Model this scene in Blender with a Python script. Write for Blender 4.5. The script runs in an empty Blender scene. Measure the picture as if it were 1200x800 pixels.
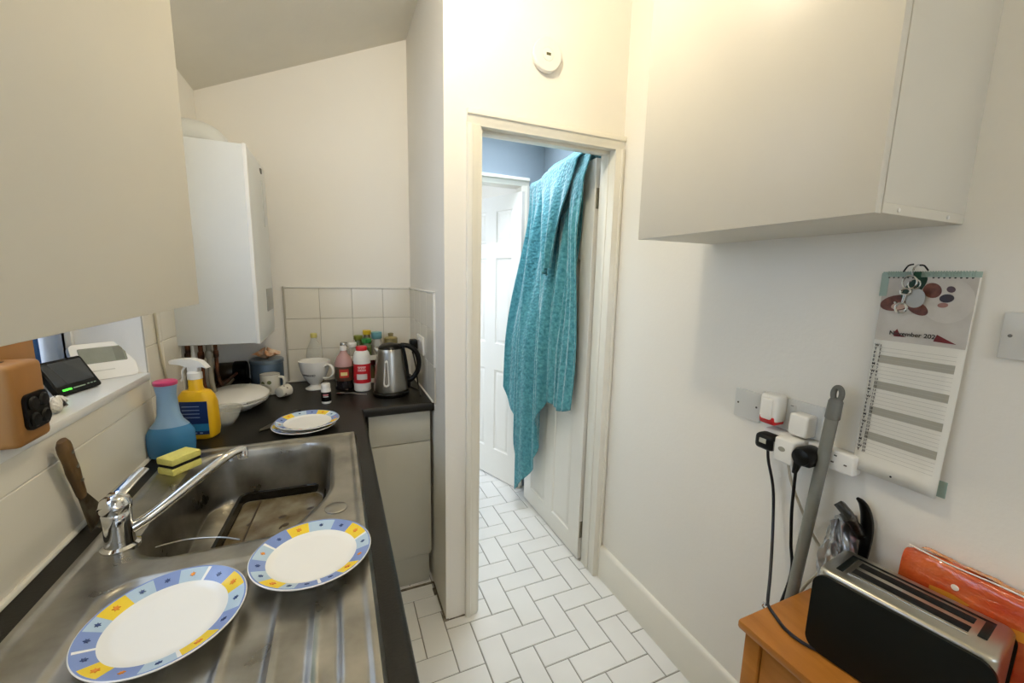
import bpy, bmesh, math, random
from mathutils import Vector, Matrix
from math import pi, sin, cos, radians
random.seed(7)
SC = bpy.context.scene
COL = SC.collection

# ------------------------------------------------------------------ materials
def lin(h):
    h = h.lstrip('#')
    o = []
    for i in (0, 2, 4):
        c = int(h[i:i+2], 16) / 255
        o.append(c/12.92 if c <= .04045 else ((c+.055)/1.055)**2.4)
    return (*o, 1)
MATS = {}
def mat(name, col, rough=.5, metal=0, var=0, vscale=8, bump=0, bscale=60, col2=None, trans=0, ior=1.45,
        emit=None, estr=1, coat=0, aniso=0, sheen=0, spec=None, alpha=None):
    if name in MATS: return MATS[name]
    m = bpy.data.materials.new(name); m.use_nodes = True
    nt = m.node_tree; b = nt.nodes['Principled BSDF']
    b.inputs['Base Color'].default_value = lin(col)
    b.inputs['Roughness'].default_value = rough
    b.inputs['Metallic'].default_value = metal
    b.inputs['IOR'].default_value = ior
    b.inputs['Transmission Weight'].default_value = trans
    b.inputs['Coat Weight'].default_value = coat
    if spec is not None: b.inputs['Specular IOR Level'].default_value = spec
    if sheen: b.inputs['Sheen Weight'].default_value = sheen
    if alpha is not None: b.inputs['Alpha'].default_value = alpha
    if emit:
        b.inputs['Emission Color'].default_value = lin(emit); b.inputs['Emission Strength'].default_value = estr
    tc = nt.nodes.new('ShaderNodeTexCoord')
    if var or col2:
        n = nt.nodes.new('ShaderNodeTexNoise'); n.inputs['Scale'].default_value = vscale; n.inputs['Detail'].default_value = 4
        nt.links.new(tc.outputs['Object'], n.inputs['Vector'])
        r = nt.nodes.new('ShaderNodeValToRGB')
        c = lin(col)
        if col2:
            c2 = lin(col2)
            r.color_ramp.elements[0].position = .35; r.color_ramp.elements[1].position = .65
        else:
            c2 = tuple(x*(1-var) for x in c[:3]) + (1,)
            r.color_ramp.elements[0].position = .3; r.color_ramp.elements[1].position = .7
        r.color_ramp.elements[0].color = c2; r.color_ramp.elements[1].color = c
        nt.links.new(n.outputs['Fac'], r.inputs['Fac']); nt.links.new(r.outputs['Color'], b.inputs['Base Color'])
    if bump:
        n = nt.nodes.new('ShaderNodeTexNoise'); n.inputs['Scale'].default_value = bscale; n.inputs['Detail'].default_value = 3
        nt.links.new(tc.outputs['Object'], n.inputs['Vector'])
        bp = nt.nodes.new('ShaderNodeBump'); bp.inputs['Strength'].default_value = bump; bp.inputs['Distance'].default_value = .01
        nt.links.new(n.outputs['Fac'], bp.inputs['Height']); nt.links.new(bp.outputs['Normal'], b.inputs['Normal'])
    MATS[name] = m
    return m

WALL = mat('wall_paint', '#F4F0E5', .55, var=.03, vscale=1.5, bump=.06, bscale=90)
CEIL = mat('ceiling_paint', '#F0EBDC', .7, var=.03, bump=.05)
HALLW = mat('hall_shaded_paint', '#A3B1BC', .6, var=.03)  # shade of the upper hall wall is put into this darker blue-grey
TRIM = mat('gloss_trim_paint', '#EFEBDD', .3, var=.02, bump=.03, bscale=30)
DOORP = mat('white_door_paint', '#F1EEE4', .35, var=.02, bump=.04, bscale=40)
FLT = mat('floor_tile', '#EEEDE8', .22, var=.05, vscale=5)
GROUT = mat('floor_grout', '#8C8A80', .8, var=.2, vscale=30)
TILE = mat('cream_wall_tile', '#E9E4D5', .16, var=.03, vscale=4)
TGROUT = mat('tile_grout', '#B9B3A2', .8)
TGROUT2 = mat('pale_tile_grout', '#D6D1C1', .8)
SEAL = mat('white_sealant', '#E8E5DA', .5, var=.08, vscale=40)
DIRT = mat('dark_gap_dirt', '#5A5245', .9, col2='#8A8272', vscale=40)
CAB = mat('cream_cabinet', '#D9D4C6', .38, var=.02)
CABIN = mat('cabinet_carcass', '#D9D4C5', .45, var=.02)
CABG = mat('greige_unit', '#BDB9A8', .45, var=.03)
WTOP = mat('black_worktop', '#181611', .38, spec=.35, var=.35, vscale=120, bump=.05, bscale=200)
BLACK = mat('black_plastic', '#080909', .35, var=.1, spec=.3)
MBLACK = mat('matt_black', '#0E1110', .5, var=.2)
WHITE = mat('white_plastic', '#ECEAE2', .35, var=.02)
WHITEG = mat('white_glaze', '#EFEDE4', .12, var=.02)
CHROME = mat('chrome', '#D8D9DA', .08, 1, var=.05)
STEEL2 = mat('brushed_steel', '#A8A59C', .3, 1, var=.08, vscale=30)
GREYPL = mat('grey_painted_metal', '#85857C', .45, .2, var=.1, vscale=40)
COPPER = mat('old_copper', '#7A4A30', .45, .8, col2='#3A2A20', vscale=30)
BRASS = mat('hinge_steel', '#A8A392', .35, .9, var=.1)
GLASS = mat('clear_glass', '#F4F8F6', .03, trans=1, ior=1.45)
CLEARP = mat('clear_plastic', '#EEF0E6', .06, alpha=.28)

def steel_sink():
    m = mat('sink_steel', '#A29F97', .27, 1)
    nt = m.node_tree; b = nt.nodes['Principled BSDF']
    tc = nt.nodes.new('ShaderNodeTexCoord'); mp = nt.nodes.new('ShaderNodeMapping')
    mp.inputs['Scale'].default_value = (3, 3, 3)
    n = nt.nodes.new('ShaderNodeTexNoise'); n.inputs['Scale'].default_value = 4; n.inputs['Detail'].default_value = 8
    r = nt.nodes.new('ShaderNodeValToRGB')
    r.color_ramp.elements[0].position = .3; r.color_ramp.elements[0].color = lin('#8E8B83')
    r.color_ramp.elements[1].position = .7; r.color_ramp.elements[1].color = lin('#BDBAB1')
    mr = nt.nodes.new('ShaderNodeMapRange'); mr.inputs[3].default_value = .2; mr.inputs[4].default_value = .42
    nt.links.new(tc.outputs['Object'], mp.inputs[0]); nt.links.new(mp.outputs[0], n.inputs['Vector'])
    nt.links.new(n.outputs['Fac'], r.inputs[0]); nt.links.new(r.outputs[0], b.inputs['Base Color'])
    nt.links.new(n.outputs['Fac'], mr.inputs[0]); nt.links.new(mr.outputs[0], b.inputs['Roughness'])
    return m
SINK = steel_sink()

def wood(name, c1, c2, rough=.4, sc=(6, 60, 60)):
    m = mat(name, c1, rough)
    nt = m.node_tree; b = nt.nodes['Principled BSDF']
    tc = nt.nodes.new('ShaderNodeTexCoord'); mp = nt.nodes.new('ShaderNodeMapping'); mp.inputs['Scale'].default_value = sc
    n = nt.nodes.new('ShaderNodeTexNoise'); n.inputs['Scale'].default_value = 1; n.inputs['Detail'].default_value = 6; n.inputs['Distortion'].default_value = .6
    r = nt.nodes.new('ShaderNodeValToRGB')
    r.color_ramp.elements[0].position = .3; r.color_ramp.elements[0].color = lin(c2)
    r.color_ramp.elements[1].position = .72; r.color_ramp.elements[1].color = lin(c1)
    nt.links.new(tc.outputs['Object'], mp.inputs[0]); nt.links.new(mp.outputs[0], n.inputs['Vector'])
    nt.links.new(n.outputs['Fac'], r.inputs[0]); nt.links.new(r.outputs[0], b.inputs['Base Color'])
    return m
PINE = wood('orange_pine', '#C07E35', '#A4661F', .38, (20, 3, 20))
BLOCKW = wood('tan_wood', '#AE7C42', '#93652F', .5, (12, 12, 3))
DARKW = wood('dark_wood', '#7E6038', '#34261A', .5, (20, 20, 4))

def terry(name, c1, c2):
    m = mat(name, c1, .95, sheen=.5)
    nt = m.node_tree; b = nt.nodes['Principled BSDF']
    tc = nt.nodes.new('ShaderNodeTexCoord')
    v = nt.nodes.new('ShaderNodeTexVoronoi'); v.inputs['Scale'].default_value = 70
    n = nt.nodes.new('ShaderNodeTexNoise'); n.inputs['Scale'].default_value = 60; n.inputs['Detail'].default_value = 3
    r = nt.nodes.new('ShaderNodeValToRGB')
    r.color_ramp.elements[0].position = .3; r.color_ramp.elements[0].color = lin(c2)
    r.color_ramp.elements[1].position = .7; r.color_ramp.elements[1].color = lin(c1)
    bp = nt.nodes.new('ShaderNodeBump'); bp.inputs['Strength'].default_value = .45; bp.inputs['Distance'].default_value = .008
    nt.links.new(tc.outputs['Object'], v.inputs['Vector']); nt.links.new(tc.outputs['Object'], n.inputs['Vector'])
    nt.links.new(n.outputs['Fac'], r.inputs[0]); nt.links.new(r.outputs[0], b.inputs['Base Color'])
    nt.links.new(v.outputs['Distance'], bp.inputs['Height']); nt.links.new(bp.outputs[0], b.inputs['Normal'])
    return m
TOWEL = terry('teal_terry', '#5DA5AF', '#37808C')

# ------------------------------------------------------------------ mesh helpers
class MB:
    """collects shapes into one mesh"""
    def __init__(self): self.v = []; self.f = []; self.fm = []; self.mats = []; self.sm = []
    def mi(self, m):
        if m not in self.mats: self.mats.append(m)
        return self.mats.index(m)
    def add(self, vs, fs, m, smooth=False, M=None):
        o = len(self.v)
        for p in vs:
            p = Vector(p)
            self.v.append(tuple(M @ p) if M is not None else tuple(p))
        k = self.mi(m)
        for f in fs: self.f.append([i+o for i in f]); self.fm.append(k); self.sm.append(smooth)
        return self
    def box(self, lo, hi, m, bev=0, M=None, seg=2):
        bm = bmesh.new()
        bmesh.ops.create_cube(bm, size=1)
        for v in bm.verts:
            v.co = Vector([lo[i] + (v.co[i]+.5)*(hi[i]-lo[i]) for i in range(3)])
        if bev:
            bmesh.ops.bevel(bm, geom=bm.edges[:], offset=bev, segments=seg, affect='EDGES', profile=.5)
        self.bm(bm, m, bev > 0, M); return self
    def bm(self, bm, m, smooth=False, M=None):
        bm.verts.ensure_lookup_table(); bm.verts.index_update()
        self.add([v.co.copy() for v in bm.verts], [[v.index for v in f.verts] for f in bm.faces], m, smooth, M)
        bm.free(); return self
    def lathe(self, prof, m, M=None, seg=32, capb=True, capt=True, mf=None, sx=1, sy=1):
        vs = []; fs = []
        n = len(prof)
        for (r, z) in prof:
            for k in range(seg):
                a = 2*pi*k/seg
                vs.append((r*cos(a)*sx, r*sin(a)*sy, z))
        o = len(self.v)
        for p in vs: self.v.append(tuple(M @ Vector(p)) if M is not None else p)
        for i in range(n-1):
            for k in range(seg):
                mm = mf(i, k) if mf else m
                self.f.append([o+i*seg+k, o+i*seg+(k+1) % seg, o+(i+1)*seg+(k+1) % seg, o+(i+1)*seg+k]); self.fm.append(self.mi(mm)); self.sm.append(True)
        if capb and prof[0][0] > 1e-6: self.f.append([o+k for k in range(seg)][::-1]); self.fm.append(self.mi(mf(0, 0) if mf else m)); self.sm.append(False)
        if capt and prof[-1][0] > 1e-6: self.f.append([o+(n-1)*seg+k for k in range(seg)]); self.fm.append(self.mi(mf(n-2, 0) if mf else m)); self.sm.append(False)
        return self
    def tube(self, pts, r, m, seg=10, M=None, caps=True, flat=1.0, up=None):
        pts = [Vector(p) for p in pts]
        rs = r if isinstance(r, (list, tuple)) else [r]*len(pts)
        vs = []; fs = []
        t0 = (pts[1]-pts[0]).normalized()
        ref = Vector(up) if up else (Vector((0, 0, 1)) if abs(t0.z) < .9 else Vector((1, 0, 0)))
        nrm = (ref - t0*ref.dot(t0)).normalized()
        for i, p in enumerate(pts):
            if i == 0: t = t0
            elif i == len(pts)-1: t = (pts[i]-pts[i-1]).normalized()
            else: t = ((pts[i+1]-pts[i]).normalized()+(pts[i]-pts[i-1]).normalized()).normalized()
            nrm = (nrm - t*nrm.dot(t)).normalized(); bi = t.cross(nrm)
            for k in range(seg):
                a = 2*pi*k/seg
                vs.append(p + nrm*cos(a)*rs[i]*flat + bi*sin(a)*rs[i])
        for i in range(len(pts)-1):
            for k in range(seg):
                fs.append([i*seg+k, i*seg+(k+1) % seg, (i+1)*seg+(k+1) % seg, (i+1)*seg+k])
        if caps:
            fs.append([k for k in range(seg)][::-1]); fs.append([(len(pts)-1)*seg+k for k in range(seg)])
        return self.add(vs, fs, m, True, M)
    def prism(self, poly, d0, d1, m, M=None, smooth=False):
        """polygon in local XY extruded along Z from d0 to d1"""
        n = len(poly)
        vs = [(x, y, d0) for x, y in poly] + [(x, y, d1) for x, y in poly]
        fs = [list(range(n))[::-1], list(range(n, 2*n))] + [[i, (i+1) % n, n+(i+1) % n, n+i] for i in range(n)]
        return self.add(vs, fs, m, smooth, M)
    def grid(self, fn, nu, nv, m, M=None, smooth=True, closed_u=False):
        vs = [fn(i/nu, j/nv) for i in range(nu+1) for j in range(nv+1)]
        w = nv+1
        fs = [[i*w+j, (i+1)*w+j, (i+1)*w+j+1, i*w+j+1] for i in range(nu) for j in range(nv)]
        return self.add(vs, fs, m, smooth, M)
    def build(self, name, parent=None, mods=None):
        me = bpy.data.meshes.new(name)
        me.from_pydata(self.v, [], self.f); me.update()
        for m in self.mats: me.materials.append(m)
        for i, p in enumerate(me.polygons):
            p.material_index = self.fm[i]; p.use_smooth = self.sm[i]
        bm = bmesh.new(); bm.from_mesh(me); bmesh.ops.recalc_face_normals(bm, faces=bm.faces[:]); bm.to_mesh(me); bm.free()
        try: me.set_sharp_from_angle(angle=radians(38))
        except Exception: pass
        o = bpy.data.objects.new(name, me); COL.objects.link(o)
        if parent is not None: o.parent = parent
        return o

def tr(x=0, y=0, z=0, rx=0, ry=0, rz=0):
    return Matrix.Translation((x, y, z)) @ Matrix.Rotation(rz, 4, 'Z') @ Matrix.Rotation(ry, 4, 'Y') @ Matrix.Rotation(rx, 4, 'X')
def frame(o, ex, ey):
    ex = Vector(ex).normalized(); ey = Vector(ey); ey = (ey-ex*ey.dot(ex)).normalized(); ez = ex.cross(ey)
    M = Matrix.Identity(4)
    for i in range(3): M[i][0] = ex[i]; M[i][1] = ey[i]; M[i][2] = ez[i]; M[i][3] = o[i]
    return M
def thing(name, label, cat, loc=(0, 0, 0), rz=0, group=None):
    o = bpy.data.objects.new(name, None); COL.objects.link(o); o.empty_display_size = .05
    o.location = loc; o.rotation_euler = (0, 0, rz); return tag(o, label, cat, group)
def tag(o, label, cat, group=None):
    o['label'] = label; o['category'] = cat
    if group: o['group'] = group
    return o
def struct(o): o['kind'] = 'structure'; return o
def text_into(mb, s, size, m, M, align='LEFT', depth=.0002, bold=0):
    cu = bpy.data.curves.new('t', 'FONT'); cu.body = s; cu.size = size; cu.extrude = depth; cu.align_x = align; cu.offset = bold
    cu.resolution_u = 3
    ob = bpy.data.objects.new('t', cu); COL.objects.link(ob)
    bpy.context.view_layer.update()
    dg = bpy.context.evaluated_depsgraph_get(); me = bpy.data.meshes.new_from_object(ob.evaluated_get(dg))
    mb.add([v.co.copy() for v in me.vertices], [list(p.vertices) for p in me.polygons], m, False, M)
    bpy.data.objects.remove(ob); bpy.data.curves.remove(cu); bpy.data.meshes.remove(me)
def spline(pts, n=8):
    P = [Vector(p) for p in pts]; out = []
    for i in range(len(P)-1):
        p0 = P[max(i-1, 0)]; p1 = P[i]; p2 = P[i+1]; p3 = P[min(i+2, len(P)-1)]
        for k in range(n):
            t = k/n
            out.append(.5*((2*p1)+(p2-p0)*t+(2*p0-5*p1+4*p2-p3)*t*t+(3*p1-p0-3*p2+p3)*t**3))
    out.append(P[-1]); return out
def rrect(w, h, r, n=6, cx=0, cy=0):
    out = []
    for (sx, sy, a0) in ((1, 1, 0), (-1, 1, pi/2), (-1, -1, pi), (1, -1, 3*pi/2)):
        for k in range(n+1):
            a = a0 + pi/2*k/n
            out.append((cx+sx*(w/2-r)+r*cos(a), cy+sy*(h/2-r)+r*sin(a)))
    return out

# ------------------------------------------------------------------ dimensions (metres)
XL, XR, XC = -.523, 1.139, .369
YD, YB = 1.503, 2.266
WT = .90
YN = -1.9                      # wall behind the photographer
def zc(x): return 2.196 + (x-XL)*.4425    # sloping ceiling

# ------------------------------------------------------------------ setting
def floor():
    mb = MB()
    mb.box((XL-.3, YN-.1, -.05), (2.4, 4.4, -.003), GROUT)
    g = .0035; c = .1
    x0, y0 = .160, 1.160        # lattice origin
    for i in range(-11, 22):
        for j in range(-32, 34):
            s = (i+j) % 4
            if s == 1: w, h = 2, 1
            elif s == 3: w, h = 1, 2
            else: continue
            X, Y = x0+i*c, y0+j*c
            if X+w*c < XL-.25 or X > 2.35 or Y+h*c < YN or Y > 4.3: continue
            dz = random.uniform(-.0003, .0003); k = random.choice
            a = (X+g/2, Y+g/2); b = (X+w*c-g/2, Y+h*c-g/2); e = .0016
            vs = [(a[0], a[1], -.003), (b[0], a[1], -.003), (b[0], b[1], -.003), (a[0], b[1], -.003),
                  (a[0]+e, a[1]+e, dz), (b[0]-e, a[1]+e, dz), (b[0]-e, b[1]-e, dz), (a[0]+e, b[1]-e, dz)]
            mb.add(vs, [[4, 5, 6, 7], [0, 1, 5, 4], [1, 2, 6, 5], [2, 3, 7, 6], [3, 0, 4, 7]], FLT)
    return struct(mb.build('floor'))
floor()

def wall_right():
    mb = MB(); mb.box((XR, YN, 0), (XR+.1, YD+.1, 3.0), WALL); return struct(mb.build('wall_right'))
wall_right()
# left wall with window hole: Y .12..1.50, Z 1.141..2.02
WY0, WY1, WZ0, WZ1 = .12, 1.50, 1.141, 2.02
def wall_left():
    mb = MB(); X0, X1 = XL-.24, XL
    mb.box((X0, YN, 0), (X1, WY0, 3.0), WALL)
    mb.box((X0, WY1, 0), (X1, YB+.08, 3.0), WALL)
    mb.box((X0, WY0, 0), (X1, WY1, WZ0-.02), WALL)
    mb.box((X0, WY0, WZ1), (X1, WY1, 3.0), WALL)
    return struct(mb.build('wall_left'))
wl = wall_left()
mb = MB(); mb.box((XL-.24, YB, 0), (XC+.09, YB+.08, 3.0), WALL); wb = struct(mb.build('wall_back'))
mb = MB(); mb.box((XC, YD+.1, 0), (XC+.085, YB, 3.0), WALL); wr = struct(mb.build('wall_return'))
# door wall with opening
DX0, DX1, DZ = .500, 1.100, 1.980
mb = MB()
mb.box((XC, YD, 0), (DX0-.0, YD+.1, 3.0), WALL); mb.box((DX1+.02, YD, 0), (1.34, YD+.1, 3.0), WALL)
mb.box((DX0, YD, DZ+.02), (DX1+.02, YD+.1, 3.0), WALL)
struct(mb.build('wall_door'))
# near wall with a window opening added for the cool fill
mb = MB()
mb.box((XL-.24, YN-.1, 0), (-.05, YN, 3.0), WALL); mb.box((.95, YN-.1, 0), (XR+.1, YN, 3.0), WALL)
mb.box((-.05, YN-.1, 0), (.95, YN, 1.0), WALL); mb.box((-.05, YN-.1, 2.1), (.95, YN, 3.0), WALL)
struct(mb.build('wall_near'))
# sloping ceiling
mb = MB()
a, b = XL-.24, XR+.1
mb.add([(a, YN-.1, zc(a)), (b, YN-.1, zc(b)), (b, YB+.08, zc(b)), (a, YB+.08, zc(a)),
        (a, YN-.1, zc(a)+.08), (b, YN-.1, zc(b)+.08), (b, YB+.08, zc(b)+.08), (a, YB+.08, zc(a)+.08)],
       [[0, 1, 2, 3], [4, 5, 6, 7], [0, 1, 5, 4], [1, 2, 6, 5], [2, 3, 7, 6], [3, 0, 4, 7]], CEIL)
struct(mb.build('ceiling'))
# hallway shell
HY = 2.42; HX = 1.235
mb = MB(); mb.box((HX, YD+.1, 0), (HX+.1, HY+.1, 2.6), HALLW); struct(mb.build('wall_hall_right'))
mb = MB()
mb.box((.44, HY, 2.03), (HX, HY+.1, 2.6), HALLW); mb.box((1.115, HY, 0), (HX, HY+.1, 2.03), HALLW); mb.box((.37, HY, 0), (.455, HY+.1, 2.6), HALLW)
struct(mb.build('wall_hall_far'))
mb = MB(); mb.box((.38, YD+.1, 2.5), (HX+.1, HY+.1, 2.56), CEIL); struct(mb.build('ceiling_hall'))
mb = MB()
mb.box((HX, HY+.1, 0), (HX+.1, 4.2, 2.5), WALL); mb.box((-.6, 4.2, 0), (HX+.1, 4.3, 2.5), WALL)
mb.box((-.7, HY-.07, 0), (-.6, 4.3, .85), WALL); mb.box((-.7, HY-.07, 2.1), (-.6, 4.3, 2.5), WALL)
mb.box((-.6, HY-.07, 0), (.37, HY+.0, 2.5), WALL)
struct(mb.build('wall_far_room'))
mb = MB(); mb.box((-.7, HY-.07, 2.5), (HX+.1, 4.3, 2.56), CEIL); struct(mb.build('ceiling_far_room'))

# ---- tiling on the walls (tiles with grout beds)
def tile_field(name, M, us, vs, bed, par, gap=.0022, t=.005, m=TILE):
    mb = MB()
    mb.prism([(us[0], vs[0]), (us[-1], vs[0]), (us[-1], vs[-1]), (us[0], vs[-1])], 0, t-.0012, bed, M)
    for i in range(len(us)-1):
        for j in range(len(vs)-1):
            mb.box((us[i]+gap/2, vs[j]+gap/2, .0005), (us[i+1]-gap/2, vs[j+1]-gap/2, t), m, .0012, M, 1)
    return struct(mb.build(name, par))
R0 = 1.3678
rows = [WT, R0-.304, R0-.152, R0]
MBk = frame((0, YB, 0), (1, 0, 0), (0, 0, 1))      # normal -Y
tile_field('tile_splashback', MBk, [-.233, -.081, .071, .223, XC-.001], rows, TGROUT, wb)
MRt = frame((XC, 0, 0), (0, -1, 0), (0, 0, 1))      # normal = (-1,0,0)
tile_field('tile_splashback', MRt, [-YB+.001, -2.122, -1.970, -1.818, -1.664], rows, TGROUT, wr)
MLf = frame((XL, 0, 0), (0, 1, 0), (0, 0, 1))       # normal +X
tile_field('tile_splashback', MLf, [-.35, .60, WY1], [WT, R0-.304, 1.1405], TGROUT2, wl)
tile_field('tile_splashback', MLf, [WY1, 1.623, 1.775, 1.927], [WT, R0-.304, R0-.152, R0, R0+.152], TGROUT, wl)
# white edge beads
mb = MB(); mb.box((XC-.009, 1.656, WT+.16), (XC, 1.665, R0+.008), WHITE, .002); mb.box((XC-.009, 1.656, R0), (XC, YB-.006, R0+.008), WHITE, .002)
struct(mb.build('trim_1'))
mb = MB(); mb.box((-.233, YB-.009, R0), (XC-.009, YB, R0+.007), WHITE, .002); mb.box((-.24, YB-.009, WT), (-.233, YB, R0+.007), TGROUT, .001)
struct(mb.build('trim_2'))

# window sill, frame, glass
mb = MB()
mb.box((XL-.24, WY0, WZ0-.02), (XL+.008, WY1, WZ0), mat('sill_white', '#ECECE8', .3, var=.02), .002)
struct(mb.build('trim_3'))
def window(n, lo, hi, axis, w=.05):
    """frame ring lying in plane axis"""
    mb = MB()
    (a0, b0, c0), (a1, b1, c1) = lo, hi
    if axis == 'x':
        for q in (((a0, b0, c0), (a1, b0+w, c1)), ((a0, b1-w, c0), (a1, b1, c1)), ((a0, b0+w, c0), (a1, b1-w, c0+w)), ((a0, b0+w, c1-w), (a1, b1-w, c1)),
                  ((a0, (b0+b1)/2-.025, c0+w), (a1, (b0+b1)/2+.025, c1-w))):
            mb.box(q[0], q[1], WHITE, .004)
        g = ((a0+a1)/2-.003, b0+w, c0+w), ((a0+a1)/2+.003, b1-w, c1-w)
    else:
        for q in (((a0, b0, c0), (a0+w, b1, c1)), ((a1-w, b0, c0), (a1, b1, c1)), ((a0+w, b0, c0), (a1-w, b1, c0+w)), ((a0+w, b0, c1-w), (a1-w, b1, c1))):
            mb.box(q[0], q[1], WHITE, .004)
        g = (a0+w, (b0+b1)/2-.003, c0+w), (a1-w, (b0+b1)/2+.003, c1-w)
    o = struct(mb.build('window_%d' % n))
    k = MB(); k.box(g[0], g[1], mat('window_glass', '#FFFFFF', .0, trans=1, ior=1.02)); k.build('pane', o)
window(1, (XL-.182, WY0, WZ0), (XL-.148, WY1, WZ1), 'x', .014)
window(2, (-.05, YN-.08, 1.0), (.95, YN-.03, 2.1), 'y')  # window added in the unseen near wall to let in cool fill
window(3, (-.69, HY-.07, .85), (-.64, 4.2, 2.1), 'x')

# architrave, lining
def architrave(n, x0, x1, ztop, w, yf, xclip=None, depth=.02, wr_=None):
    mb = MB(); wr_ = wr_ or w
    def molding(M, L, ww):       # profile in local (x across, z out), runs along y
        prof = [(0, 0), (0, .016), (.006, .02), (ww*.35, .02), (ww*.42, .013), (ww*.7, .012), (ww*.8, .009), (ww, .008), (ww, 0)]
        vs = [(x, 0, z) for x, z in prof] + [(x, L, z) for x, z in prof]
        k = len(prof)
        mb.add(vs, [list(range(k)), list(range(k, 2*k))[::-1]] + [[i, (i+1) % k, k+(i+1) % k, k+i] for i in range(k)], TRIM, False, M)
    # left leg outer edge thick, inner thin
    molding(frame((x0-w, yf, 0), (1, 0, 0), (0, 0, 1)), ztop, w)
    M = frame((x1+wr_, yf, 0), (-1, 0, 0), (0, 0, 1)); M2 = M.copy()
    for i in range(3): M2[i][2] = -M[i][2]
    molding(M2, ztop, wr_)
    M = frame((x0-w, yf, ztop+w-.002), (0, 0, -1), (1, 0, 0)); M2 = M.copy()
    if M2[1][2] > 0:
        for i in range(3): M2[i][2] = -M[i][2]
    molding(M2, x1+wr_-x0+w, w)
    return struct(mb.build('trim_%d' % n))
architrave(4, DX0+.003, DX1-.003, DZ-.003, .052, YD, wr_=.040)
architrave(6, .46, 1.08, 2.0, .05, HY, wr_=.05)
mb = MB()      # door lining with stop
mb.box((DX0, YD+.001, 0), (DX0+.012, YD+.115, DZ), TRIM, .001)
mb.box((DX1, YD+.001, 0), (DX1+.012, YD+.104, DZ), TRIM, .001)
mb.box((DX0, YD+.001, DZ), (DX1+.02, YD+.115, DZ+.015), TRIM, .001)
mb.box((DX0+.012, YD+.04, 0), (DX0+.024, YD+.07, DZ-.012), TRIM, .001); mb.box((DX0, YD+.04, DZ-.012), (DX1, YD+.07, DZ), TRIM, .001)
mb.box((DX1-.003, YD+.04, 0), (DX1, YD+.07, DZ-.012), TRIM, .001)
struct(mb.build('trim_5'))
mb = MB(); mb.box((.455, HY+.0, 0), (.465, HY+.1, 2.0), TRIM); mb.box((1.09, HY, 0), (1.115, HY+.1, 2.0), TRIM); mb.box((.455, HY, 2.0), (1.115, HY+.1, 2.02), TRIM)
struct(mb.build('trim_7'))
# baseboard right
mb = MB()
prof = [(0, 0), (.018, 0), (.018, .150), (.014, .160), (.006, .166), (0, .166)]
vs = [(XR-x, YN, z) for x, z in prof] + [(XR-x, YD-.021, z) for x, z in prof]; k = len(prof)
mb.add(vs, [list(range(k)), list(range(k, 2*k))[::-1]] + [[i, (i+1) % k, k+(i+1) % k, k+i] for i in range(k)], TRIM)
struct(mb.build('baseboard_right'))
# broken sealant / dirt strip along foot of return wall and end unit
mb = MB(); mb.box((XC-.006, YD+.02, 0), (XC, 1.74, .006), DIRT); mb.box((.11, 1.735, 0), (XC-.004, 1.742, .007), DIRT)
mb.box((XC-.012, YD-.004, 0), (XC+.01, YD+.03, .008), DIRT); mb.box((XC, YD-.003, 0), (.45, YD, .004), DIRT)
mb.box((XC-.016, 1.66, 0), (XC-.002, 1.70, .006), DIRT)
struct(mb.build('trim_8'))

# ---- doors (leaf: local x 0..w from the hinge, y 0..t, z)
def panel_door(name_n, w, h, t, cols, rws, M, m=DOORP):
    mb = MB()
    xs = sorted(set([0, w] + [c for q in cols for c in q])); zs = sorted(set([.008, h] + [c for q in rws for c in q]))
    def ispanel(i, j):
        xm = (xs[i]+xs[i+1])/2; zm = (zs[j]+zs[j+1])/2
        return any(a < xm < b for a, b in cols) and any(a < zm < b for a, b in rws)
    for i in range(len(xs)-1):
        for j in range(len(zs)-1):
            a, b, c, d = xs[i], xs[i+1], zs[j], zs[j+1]
            for (y, s) in ((0, 1), (t, -1)):
                if ispanel(i, j):
                    steps = [(0, 0), (.006, .006), (.016, .008), (.03, .002), (.034, .002)]
                    for q in range(len(steps)-1):
                        e0, d0 = steps[q]; e1, d1 = steps[q+1]
                        A = [(a+e0, y+s*d0, c+e0), (b-e0, y+s*d0, c+e0), (b-e0, y+s*d0, d-e0), (a+e0, y+s*d0, d-e0)]
                        B = [(a+e1, y+s*d1, c+e1), (b-e1, y+s*d1, c+e1), (b-e1, y+s*d1, d-e1), (a+e1, y+s*d1, d-e1)]
                        mb.add(A+B, [[k, (k+1) % 4, 4+(k+1) % 4, 4+k] for k in range(4)], m, False, M)
                    mb.add(B, [[0, 1, 2, 3]], m, False, M)
                else:
                    mb.add([(a, y, c), (b, y, c), (b, y, d), (a, y, d)], [[0, 1, 2, 3]], m, False, M)
    z0 = .008
    mb.add([(0, 0, z0), (w, 0, z0), (w, t, z0), (0, t, z0), (0, 0, h), (w, 0, h), (w, t, h), (0, t, h)],
           [[0, 1, 2, 3], [4, 5, 6, 7], [0, 3, 7, 4], [1, 2, 6, 5]], m, False, M)
    return struct(mb.build('door_%d' % name_n))
rowsd = [(.215, .80), (.985, 1.565), (1.665, 1.87)]
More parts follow.
